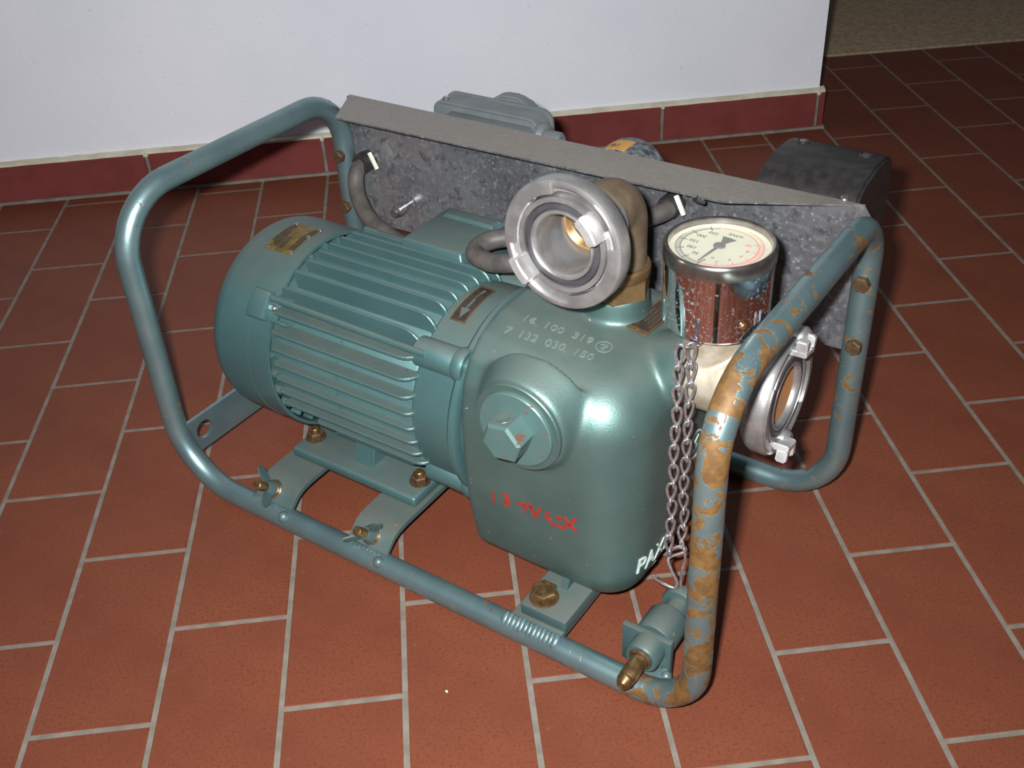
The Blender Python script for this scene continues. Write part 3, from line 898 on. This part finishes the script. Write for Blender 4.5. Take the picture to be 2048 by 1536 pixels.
# nameplate riveted flat on the casing shoulder
NM = Matrix.Translation((.1720, .1900, .3092)) @ Matrix.Rotation(-.08, 4, 'Z') @ Matrix.Rotation(.08, 4, 'Y')
def nbox(cx, cy, w, l, z0, z1, mat, name):
    bm = box((cx, cy, (z0 + z1) / 2), (w, l, z1 - z0), .0002, None, 1); bmesh.ops.transform(bm, matrix=NM, verts=bm.verts)
    return obj(name, bm, mat, casing, smooth=False)
nbox(0, 0, .0240, .0620, 0, .0010, BRONZE, 'casing_nameplate')['label'] = 'small dark brass nameplate with rubbed print'
nbox(0, .0015, .0205, .0540, .0008, .0013, PLATED, 'nameplate_field')
for j, (a, b) in enumerate(((-.018, .020), (-.014, .012), (-.012, .022), (-.018, .016))):
    nbox(.0072 - j * .0046, (a + b) / 2, .0018, b - a, .0012, .0015, PLATEB, 'nameplate_line')
for vv in (-.0262, .0262):
    bm = lathe((-.001, vv, .0010), (0, 0, 1), [(0, .0030), (.0012, .0026), (.0022, .001), (.0023, 0)], 12); bmesh.ops.transform(bm, matrix=NM, verts=bm.verts)
    obj('rivet', bm, BRASS, casing)

# ---- discharge elbow and coupling
EU, EV = .1340, .187
elb = [(EU, EV, .333), (EU, EV, .343)]
ZC = .4290
path = fillet([(EU, EV, .352), (EU, EV, ZC), (EU, .1400, ZC)], .044, False, 12)
elbow = obj('discharge_elbow', tube(path, .0278, 32, False, False), MALL, root, label='brown malleable iron elbow')
obj('elbow_collar', lathe((EU, EV, .352), (0, 0, 1), [(0, .025), (0, .031), (.002, .0322), (.010, .0322), (.013, .030), (.013, .025)], 40), BRONZE, elbow)
obj('union_nut', hexa((EU, EV, .332), (0, 0, 1), .0335, .022, .35, .08), BRONZE, elbow, ang=25)
obj('elbow_bead', lathe((EU, .145, ZC), (0, -1, 0), [(0, .025), (0, .031), (.003, .0335), (.012, .0335), (.016, .031), (.016, .025)], 40), MALL, elbow)

def arc_block(o, n, r0, r1, a0, a1, d0, d1, up, seg=10, bev=.0012):
    """sector block between radii and angles, angles measured from 'up' about n"""
    n = Vector(n).normalized(); up = (Vector(up) - n * Vector(up).dot(n)).normalized(); s = up.cross(n)
    bm = bmesh.new(); rows = []
    for i in range(seg + 1):
        a = a0 + (a1 - a0) * i / seg; c = up * math.cos(a) + s * math.sin(a)
        rows.append([bm.verts.new(Vector(o) + n * d + c * r) for r, d in ((r0, d0), (r1, d0), (r1, d1), (r0, d1))])
    for p, q in zip(rows[:-1], rows[1:]):
        for k in range(4): bm.faces.new([p[k], p[(k + 1) % 4], q[(k + 1) % 4], q[k]])
    bm.faces.new(rows[0]); bm.faces.new(rows[-1][::-1])
    bmesh.ops.recalc_face_normals(bm, faces=bm.faces)
    if bev:
        es = [e for e in bm.edges if len(e.link_faces) == 2 and e.calc_face_angle(0) > .6]
        bmesh.ops.bevel(bm, geom=es, offset=bev, segments=2, affect='EDGES')
    return bm
def coupling(name, o, n, ring_r, claw_at, bore, label, back, UPV=(0, 0, 1), notch=False, deep=.06):
    o = Vector(o); n = Vector(n)
    # fixed half with bore
    cb = obj(name, lathe(o, n, [(-deep, bore), (-.006, bore), (-.002, bore + .0012), (-.0005, bore + .003), (-.001, bore + .0048), (-.004, bore + .0055), (-.004, .0395), (-.001, .0400), (-.001, .0445), (-.012, .0455), (-.020, .0455), (-.030, back), (-deep, back)], 64, True), ALU, root, ang=40, label=label)
    # swivel ring
    pr = [(-.020, .0462), (-.011, .0462), (-.0100, .0470), (-.0095, .0495), (-.004, .0515), (-.0005, .0545), (0, .0562), (-.001, ring_r - .0012), (-.003, ring_r), (-.016, ring_r), (-.020, ring_r - .002), (-.024, ring_r - .006), (-.024, .0462)]
    obj('swivel_ring', lathe(o, n, pr, 80, True), ALU, cb, ang=35)
    obj('sealing_ring', lathe(o, n, [(-.004, bore + .0055), (-.0012, bore + .0065), (-.0008, .0345), (-.0018, .0385), (-.004, .0395)], 64), RUBBER, cb, ang=50, label='black rubber seal')
    for k, a in enumerate(claw_at):
        # sloping lip of the ring beside each claw slot
        obj('ring_lip', arc_block(o, n, .0472, ring_r - .003, a + D(28), a + D(118), -.010, .0012, UPV, 16, .001), ALU, cb, ang=40)
        obj('ring_step', arc_block(o, n, .0455, .0512, a + D(10), a + D(80), -.008, -.0025, UPV, 12, .0008), ALUB, cb, ang=40)
        if not notch:
            obj('claw', arc_block(o, n, .0385, .0485, a - D(17), a + D(17), -.004, .0170, UPV, 10, .0016), ALUB, cb, ang=40, label='worn bright claw')
        else:
            obj('claw', arc_block(o, n, .0455, .0520, a - D(13), a + D(13), -.006, .0125, UPV, 8, .0012), ALUB, cb, ang=40, label='worn bright claw')
            obj('claw_prong', arc_block(o, n, .0505, .0625, a + D(5), a + D(13), .002, .0125, UPV, 5, .0014), ALUB, cb, ang=40)
            obj('claw_prong', arc_block(o, n, .0505, .0625, a - D(13), a - D(5), .002, .0125, UPV, 5, .0014), ALUB, cb, ang=40)
            nn = Vector(UPV)
    return cb
OC = Vector((.1350, .0815, .4300))
oc = coupling('discharge_coupling', OC, Vector((0, -1, .06)).normalized(), .0608, (D(52), D(232)), .0275, 'scuffed silver claw hose coupling facing left of the viewer', .034, deep=.062)
obj('thread_ring', lathe((EU, .1420, ZC), (0, -1, 0), [(0, .0265), (.002, .0245), (.004, .0265), (.006, .0245), (.008, .0265), (.010, .0245), (.012, .0272), (.012, .0274), (0, .0274)], 40, True), BRASS, oc)

# ---- suction tee and coupling
SV, SZ = .165, .2845
tee = lathe((.226, SV, SZ), (1, 0, 0), [(0, 0), (0, .0365), (.055, .0365), (.059, .040), (.069, .0405), (.072, .037), (.072, 0)], 48)
neck = lathe((.248, SV, SZ), (0, 0, 1), [(0, 0), (0, .0285), (.064, .0285), (.064, 0)], 40)
tm = remesh([tee, neck], 'suction_tee', .0018, 3, ALUD)
teo = obj('suction_tee', tm, ALUD, root, label='dull nickel pipe tee carrying the gauge')
obj('neck_collar', lathe((.248, SV, .334), (0, 0, 1), [(0, .02), (0, .0300), (.014, .0305), (.014, .02)], 40), ALUD, teo)
SC = Vector((.3250, SV, SZ))
sc = coupling('suction_coupling', SC, (1, 0, 0), .0580, (D(11), D(191)), .0285, 'silver claw suction coupling behind the chipped frame leg', .0365, (0, 0, 1), True, .040)
obj('valve_disc', lathe(SC + Vector((-.0065, 0, 0)), (1, 0, 0), [(0, 0), (0, .0275), (-.003, .028)], 40), RUSTB, sc, label='orange rust-stained disc inside the bore')
for a in (D(11), D(191)):
    cvec = Vector((0, -math.sin(a) * -1, math.cos(a)))
    cvec = Vector((0, math.sin(a), math.cos(a)))
    obj('ring_lug', lathe(SC + cvec * .0525 + Vector((-.020, .012, 0)), (1, 0, 0), [(0, 0), (0, .011), (.022, .011), (.026, .008), (.026, 0)], 20), ALU, sc)

# ---- pressure gauge
GU, GV = .248, .165
GZ0, GZ1 = .3465, .4235
ga = obj('pressure_gauge', lathe((GU, GV, 0), (0, 0, 1), [(GZ0, 0), (GZ0, .0465), (GZ0 + .003, .0488), (GZ1 - .013, .0488), (GZ1 - .013, .0470), (GZ1 - .0065, .0470), (GZ1 - .0065, 0)], 96), CHROME, root, ang=30, label='round chromed gauge with a cream dial seen upside down')
obj('bezel', lathe((GU, GV, 0), (0, 0, 1), [(GZ1 - .0125, .0489), (GZ1 - .0125, .0502), (GZ1 - .002, .0502), (GZ1 + .001, .0492), (GZ1 + .002, .0478), (GZ1 + .0010, .0458), (GZ1 - .0035, .0448), (GZ1 - .0060, .0448)], 96), BEZEL, ga, ang=40)
ZD = GZ1 - .0062
dial = obj('dial', lathe((GU, GV, 0), (0, 0, 1), [(ZD, 0), (ZD, .0390), (ZD + .0006, .0420), (ZD + .0018, .0447), (ZD + .0010, .0449)], 72), DIAL, ga, ang=60, label='cream dial with black and red scales')
obj('gauge_glass', lathe((GU, GV, 0), (0, 0, 1), [(GZ1 - .0016, 0), (GZ1 - .0016, .0454), (GZ1 - .0004, .0454), (GZ1 - .0004, 0)], 64), GLASS, ga)
GC = Vector((GU - .002, GV + .003, ZD + .0003))
def pol(a, r, h=0): return GC + Vector((math.cos(D(a)) * r, math.sin(D(a)) * r, h))
def arc_line(bm, r, a0, a1, w, n=40):
    prev = None
    for i in range(n + 1):
        a = a0 + (a1 - a0) * i / n
        cur = [bm.verts.new(pol(a, r - w / 2)), bm.verts.new(pol(a, r + w / 2)), bm.verts.new(pol(a, r + w / 2, .00015)), bm.verts.new(pol(a, r - w / 2, .00015))]
        if prev:
            for k in range(4): bm.faces.new([prev[k], prev[(k + 1) % 4], cur[(k + 1) % 4], cur[k]])
        prev = cur
def tick(bm, a, r0, r1, w):
    p, q = pol(a, r0), pol(a, r1); t = (q - p).normalized(); s = Vector((-t.y, t.x, 0)) * w / 2; up = Vector((0, 0, .00015))
    A = [bm.verts.new(v) for v in (p + s, q + s, q - s, p - s)]; B = [bm.verts.new(v + up) for v in (p + s, q + s, q - s, p - s)]
    bm.faces.new(B)
    for i in range(4): bm.faces.new([A[i], A[(i + 1) % 4], B[(i + 1) % 4], B[i]])
def numeral(s, a, r, size, mat, name='dial_numeral', rotation=PI):
    V, F = text_geo(s, size, 0, 0, size * .012)
    w = max(v.x for v in V) + min(v.x for v in V); h = max(v.y for v in V)
    c = pol(a, r, .0002); M = Matrix.Rotation(rotation, 3, 'Z')
    V = [c + M @ Vector((v.x - w / 2, v.y - h / 2, 0)) for v in V]
    obj(name, geo(V, F), mat, ga, smooth=False)
A0, A1 = -95.0, -233.5                                     # 0 to 250, running round the left of the picture
blk = bmesh.new()
arc_line(blk, .0342, A0, A1 - 14, .0006); arc_line(blk, .0386, A0, A1 - 14, .0005)
for i in range(51):
    a = A0 + (A1 - A0) * i / 50
    if i % 10 == 0: tick(blk, a, .0308, .0386, .0010)
    else: tick(blk, a, .0342, .0386, .00035)
obj('black_scale', blk, INK, ga, smooth=False)
red = bmesh.new()
arc_line(red, .0342, -95, 110, .0006); arc_line(red, .0390, -95, 110, .0005)
RA = lambda m: -95 + (31.5 + 95) * m / 10.0
for i in range(41):
    if i % 8 == 0: tick(red, RA(i / 4), .0300, .0390, .0006)
    else: tick(red, RA(i / 4), .0342, .0390, .0004)
obj('red_scale', red, REDINK, ga, smooth=False)
tw = D(180 - 5)
for i, s in enumerate(('50', '100', '150', '200', '250')):
    a = A0 + (A1 - A0) * (i + 1) / 5
    numeral(s, a, .0245 if i < 4 else .0250, .0062, INK, rotation=tw)
numeral('0', -93, .0290, .0060, INK, rotation=tw)
for m in (4, 6, 8, 10): numeral(str(m), RA(m), .0255, .0062, REDINK, rotation=tw)
numeral('2', RA(2), .0285, .0062, REDINK, rotation=tw)
numeral('m', -80, .0215, .0045, INK, rotation=tw)
numeral('mWS', 80, .0255, .0062, INK, rotation=tw)
bm = bmesh.new()
def pf(a): 
    t = Vector((math.cos(D(a)), math.sin(D(a)), 0)); s = Vector((-t.y, t.x, 0))
    return lambda x, y, d: GC + t * x + s * y + Vector((0, 0, d))
add_prism(bm, [(.034, -.0004), (.034, .0004), (.004, .0015), (.004, -.0015)], pf(-98), .0007, .0013)
add_lathe(bm, GC, (0, 0, 1), [(.0007, 0), (.0007, .0055), (.0018, .0052), (.0018, 0)], 20)
add_prism(bm, [(-.004, -.0015), (-.004, .0015), (-.012, .0045), (-.0165, .0068), (-.0172, 0), (-.0165, -.0068), (-.012, -.0045)], pf(-98), .0007, .0013)
obj('pointer', bm, POINTER, ga)
sd = Vector((.80, -.60, 0)).normalized()
obj('gauge_screw', lathe(Vector((GU, GV, .3655)) + sd * .0485, sd, [(0, .0034), (.0020, .0034), (.003, .0024), (.003, 0)], 14), BRASS, ga)

# ---- control panel
pz = [(-.383, .201), (.332, .209), (.332, .336), (.3295, .352), (.309, .381), (-.376, .380), (-.383, .36)]
bm = prism(pz, lambda a, b, d: Vector((a, d, b)), .3765, .3785)
add_prism(bm, [(-.373, .3785), (-.337, .309), (.181, .319), (.309, .3785)], lambda a, b, d: Vector((a, b, d)), .3795, .3817)
panel = obj('control_panel', bm, GALV, root, smooth=False, label='speckled galvanised sheet panel with a dusty folded top edge')
for (u, z) in ((L + .003, .307), (L + .0015, .2335), (Rr + .001, .311), (Rr + .003, .2355)):
    obj('panel_bolt', hexa((u, V1 - TR + .002, z), (0, -1, 0), .0088, .0085, random.random()), RUST, panel, ang=25)
bm = lathe((-.294, .3765, .2430), (0, -1, 0), [(0, 0), (0, .0055), (.010, .0055), (.010, .0078), (.022, .0078), (.024, .0062), (.030, .0055), (.030, 0)], 20)
obj('panel_stud', bm, STEEL, panel, label='bright acorn nut')
bm = tube(fillet([(.160, .319, .376), (.156, .306, .384), (.159, .299, .392)], .004), .0028, 10)
obj('panel_pin', bm, STEEL, panel)
# glands and cables
for (u, z, tu, tz) in ((-.3515, .2965, -.3300, .3050), (.1000, .3375, .1140, .3440)):
    obj('cable_gland', lathe((u, .3765, z), (0, -1, .02), [(0, .008), (0, .0135), (.018, .0135), (.021, .012), (.021, .008)], 24), BLACK, panel)
    obj('cable_tag', box((tu, .360, tz), (.005, .004, .024), .0008, Matrix.Rotation(-.45, 3, 'Y')), WHITE, panel)
CR = .0108
left = spline([(-.3515, .372, .2965), (-.3540, .352, .2880), (-.3460, .338, .2690), (-.3285, .325, .2560), (-.3030, .312, .2460), (-.2720, .305, .2380), (-.235, .303, .226), (-.20, .300, .215)], 8)
obj('motor_cable', tube(left, CR, 16), CABLE, root, label='thick dusty black cable hanging from the left gland')
right = spline([(.1000, .374, .3375), (.0990, .348, .3370), (.075, .318, .3330), (.030, .280, .3240), (-.020, .258, .3190), (-.0500, .242, .3160), (-.0610, .225, .3130), (-.0560, .208, .3110), (-.0300, .198, .3130), (.0020, .196, .3220), (.026, .212, .3240), (.030, .240, .302), (.012, .265, .272), (-.020, .274, .259), (-.066, .272, .258)], 8)
obj('motor_cable', tube(right, CR, 16), CABLE, root, label='thick dusty black cable looped beside the discharge elbow')

# behind the panel: switch box, round socket, inlet cover
bm = box((-.1900, .4150, .3020), (.130, .074, .118), .006, None, 3)
sw = obj('switch_box', bm, GREYP, root, ang=40, label='grey enamelled motor switch box behind the panel')
bm = bmesh.new()
def rrect(u0, u1, z0, z1, r):
    P = []
    for cx, cz, a0 in ((u1 - r, z1 - r, 0), (u0 + r, z1 - r, 90), (u0 + r, z0 + r, 180), (u1 - r, z0 + r, 270)):
        for k in range(7): P.append((cx + r * math.cos(D(a0 + 15 * k)), cz + r * math.sin(D(a0 + 15 * k))))
    return P
add_prism(bm, rrect(-.2845, -.1200, .250, .3705, .016), lambda a, b, d: Vector((a, d, b)), .436, .468)
bmesh.ops.recalc_face_normals(bm, faces=bm.faces)
bmesh.ops.bevel(bm, geom=[e for e in bm.edges if e.calc_face_angle(0) > 1], offset=.003, segments=2, affect='EDGES')
add_prism(bm, rrect(-.2860, -.1185, .248, .3722, .017), lambda a, b, d: Vector((a, d, b)), .4685, .4725)
obj('switch_lid', bm, GREYP, sw, ang=40)
bm = bmesh.new()
hp = [(-.030, 0), (-.026, .016), (-.012, .027), (.006, .028), (.022, .020), (.030, .006), (.028, -.014), (.010, -.024), (-.014, -.022), (-.027, -.012)]
add_prism(bm, hp, lambda a, b, d: Vector((-.1860 + a * 1.35, d, .3500 + b)), .4735, .492)
bmesh.ops.recalc_face_normals(bm, faces=bm.faces); bmesh.ops.bevel(bm, geom=list(bm.edges), offset=.003, segments=2, affect='EDGES')
obj('switch_handle', bm, GREYP, sw, ang=50)
obj('lid_screw', cyl((-.2700, .449, .3690), (0, 0, 1), .005, .0030, 14, .001), STEEL, sw)
bm = lathe((-.124, .445, .344), (1, 0, 0), [(0, 0), (0, .020), (.006, .021), (.012, .018), (.013, .013), (.030, .013), (.033, .010), (.033, 0)], 28)
obj('switch_gland', bm, GREYP, sw)
so = obj('round_socket', lathe((.014, .3785, .3290), (0, 1, 0), [(0, 0), (0, .040), (.006, .0445), (.060, .0445), (.066, .042), (.066, 0)], 48), SPECK, root, label='grey marbled round socket cap behind the panel')
bm = bmesh.new(); rows = []
for i in range(9):
    a = D(80 + 44 * i / 8); c = Vector((math.cos(a), 0, math.sin(a)))
    rows.append([bm.verts.new(Vector((.014, y, .3290)) + c * rr) for y, rr in ((.400, .0446), (.428, .0446), (.428, .0452), (.400, .0452))])
for p, q in zip(rows[:-1], rows[1:]):
    for k in range(4): bm.faces.new([p[k], p[(k + 1) % 4], q[(k + 1) % 4], q[k]])
bm.faces.new(rows[0]); bm.faces.new(rows[-1][::-1])
obj('socket_label', bm, ORANGE, so, label='small orange sticker')
bm = bmesh.new()
V, F = text_geo('4U', .010, .0002)
Vc = []
for v in V:
    a = D(93) - (v.x - .0) / .0452 * -1; a = D(112) - v.x / .0452
    c = Vector((math.cos(a), 0, math.sin(a)))
    Vc.append(Vector((.014, .409 + v.y, .3290)) + c * (.0453 + v.z))
obj('sticker_print', geo(Vc, F), INK, so, smooth=False)

prof = [(.3785, .285), (.3785, .368), (.383, .378), (.396, .388), (.412, .3935), (.440, .397), (.466, .396), (.484, .391), (.492, .384), (.494, .30), (.486, .285)]
bm = prism(prof, lambda a, b, d: Vector((d, a, b)), .188, .300)
bmesh.ops.recalc_face_normals(bm, faces=bm.faces)
es = [e for e in bm.edges if e.calc_face_angle(0) > .9]
bmesh.ops.bevel(bm, geom=es, offset=.003, segments=2, affect='EDGES')
ic = obj('inlet_cover', bm, BLACK, root, ang=50, label='black curved plug inlet housing behind the panel')
for (u, v) in ((.207, .468), (.279, .462)):
    z = .396
    obj('screw_recess', lathe((u, v, z - .001), (0, .05, 1), [(0, 0), (.0008, .005), (.002, .0062), (.0012, .0075), (0, .0078)], 20), BLACK, ic)
    obj('cover_screw', cyl((u, v, z - .0005), (0, .05, 1), .0042, .0016, 14, .0004), STEEL, ic)
obj('cover_bolt', cyl((.286, .381, .377), (.2, -.3, 1), .0042, .009, 14, .001), STEEL, ic)

# ---- spring plunger at the front right corner
pu, pz_ = .2630, .0455
nd = Vector((0, -1, 0))
lp = obj('plunger_body', lathe((pu, .100, pz_), nd, [(0, 0), (0, .0185), (.003, .0195), (.011, .0195), (.013, .0185), (.014, .0125), (.030, .0125), (.032, .0195), (.036, .0215), (.066, .0215), (.068, .0205), (.068, 0)], 36), BRACK, root, ang=40, label='grey-green spring plunger on a square plate')
obj('plunger_plate', box((pu - .004, .0285, .0365), (.054, .007, .048), .001), BRACK, lp)
obj('plunger_collar', lathe((pu, .026, pz_), nd, [(0, 0), (0, .0175), (.018, .0172), (.020, .0155), (.020, .0125), (.014, .0118), (.014, 0)], 36), BRACK, lp, ang=40)
obj('plunger_ring', lathe((pu, .0115, pz_), nd, [(0, .0095), (.002, .0125), (.006, .0125), (.0075, .0105), (.0075, .0095)], 28), RUST, lp)
obj('plunger_tip', lathe((pu, .016, pz_), nd, [(0, 0), (0, .0088), (.036, .0088), (.038, .0080), (.041, .0085), (.046, .0062), (.048, .0048), (.048, .0025), (.043, .0022), (.043, 0)], 28), BRASS, lp, ang=30, label='brass nozzle tip')
bm = bmesh.new()
for q in ((.281, .024, .0185), (.285, .020, .020), (.246, .022, .0185)):
    r = bmesh.ops.create_icosphere(bm, subdivisions=2, radius=.0058); bmesh.ops.translate(bm, vec=q, verts=r['verts'])
add_box(bm, (.266, .014, .018), (.046, .026, .008), .003)
obj('weld_bead', bm, WELD, lp)

# ------------------------------------------------------------------ chain doubled beside the casing
ch = bpy.data.objects.new('chain', None); COL.objects.link(ch)
ch.location = root.location; ch.rotation_euler = root.rotation_euler; ch.empty_display_size = .05
ch['label'] = 'doubled silver loop chain hanging below the gauge, wire hook at its end'; ch['category'] = 'chain'
def link_mesh():
    P = []
    n = 22
    for i in range(n):                                   # pear-shaped loop
        a = 2 * PI * i / n
        w = .0046 * (0.66 + 0.34 * math.cos(a))      # wide at the top, pinched at the bottom
        P.append(Vector((math.sin(a) * w * 1.25, -.0004, math.cos(a) * .0108)))
    bm = bmesh.new(); add_tube(bm, P, .0016, 8, True)
    Q = [Vector((0, math.sin(2 * PI * i / 12) * .0036, -.0128 + math.cos(2 * PI * i / 12) * .0042)) for i in range(12)]
    add_tube(bm, Q, .0015, 8, True)
    return me_from(bm, 'link', True)
lm = link_mesh(); lm.materials.append(CHAINM)
ZX = Vector((0, 0, 1))
def run(top, bot, n, tw):
    top, bot = Vector(top), Vector(bot)
    for i in range(n):
        p = top.lerp(bot, (i + .5) / n)
        p += Vector((random.uniform(-.0012, .0012), random.uniform(-.0012, .0012), 0))
        o = obj('link', lm, CHAINM, ch)
        s = (top - bot).length / n / .0228
        o.matrix_local = Matrix.Translation(p) @ Matrix.Rotation(tw + random.uniform(-.35, .35), 4, 'Z') @ Matrix.Rotation(random.uniform(-.06, .06), 4, 'Y') @ Matrix.Scale(s, 4)
run((.2480, .0950, .3580), (.2480, .0900, .1130), 11, .55)
run((.2490, .1130, .3500), (.2500, .1170, .1060), 11, .75)
hook = spline([(.2480, .0900, .1130), (.2440, .0895, .1060), (.2470, .1000, .1080), (.2555, .1080, .1085), (.2570, .1080, .1020), (.2460, .0950, .0985), (.2520, .0905, .0880), (.2590, .0890, .0780), (.2580, .0870, .0700), (.2480, .0840, .0720), (.2380, .0810, .0790), (.2370, .0820, .0820)], 6)
obj('wire_hook', tube(hook, .0017, 10), CHAINM, ch)
obj('pull_wire', tube(spline([(.2500, .1170, .1060), (.2555, .1080, .1080), (.2600, .1040, .0980), (.2600, .0980, .0850), (.2610, .0940, .0700), (.2625, .0930, .0630)], 6), .0016, 10), CHAINM, ch)
obj('hanger_wire', tube(spline([(.2480, .0950, .3560), (.2485, .104, .3500), (.2490, .118, .3430), (.2480, .137, .3390)], 6), .0018, 10), CHAINM, ch)
obj('hanger_wire', tube(spline([(.2490, .1130, .3480), (.2500, .118, .3445), (.2515, .126, .3410), (.2500, .137, .3390)], 6), .0018, 10), CHAINM, ch)

# ------------------------------------------------------------------ crumbs on the tiles
def crumb(loc, s, lab, seed):
    rr = random.Random(seed); bm = bmesh.new(); bmesh.ops.create_icosphere(bm, subdivisions=1, radius=1)
    for v in bm.verts:
        v.co *= rr.uniform(.7, 1.15); v.co = Vector((v.co.x * s[0], v.co.y * s[1], max(v.co.z, -.5) * s[2]))
    bmesh.ops.translate(bm, vec=(0, 0, .5 * s[2]), verts=bm.verts)
    o = obj('paint_crumb', bm, WHITE, smooth=False); o.location = loc; o.rotation_euler = (0, 0, -.7)
    o['label'] = lab; o['category'] = 'debris'; o['group'] = 'white crumbs on the tiles'
crumb((0.3447, 0.3700, 0.0001), (.0042, .0018, .0014), 'larger elongated white paint crumb left of the left wing nut bracket', 1)
crumb((0.5408, -0.0015, 0.0001), (.0020, .0016, .0012), 'tiny white crumb on the tile below the front frame tube', 2)
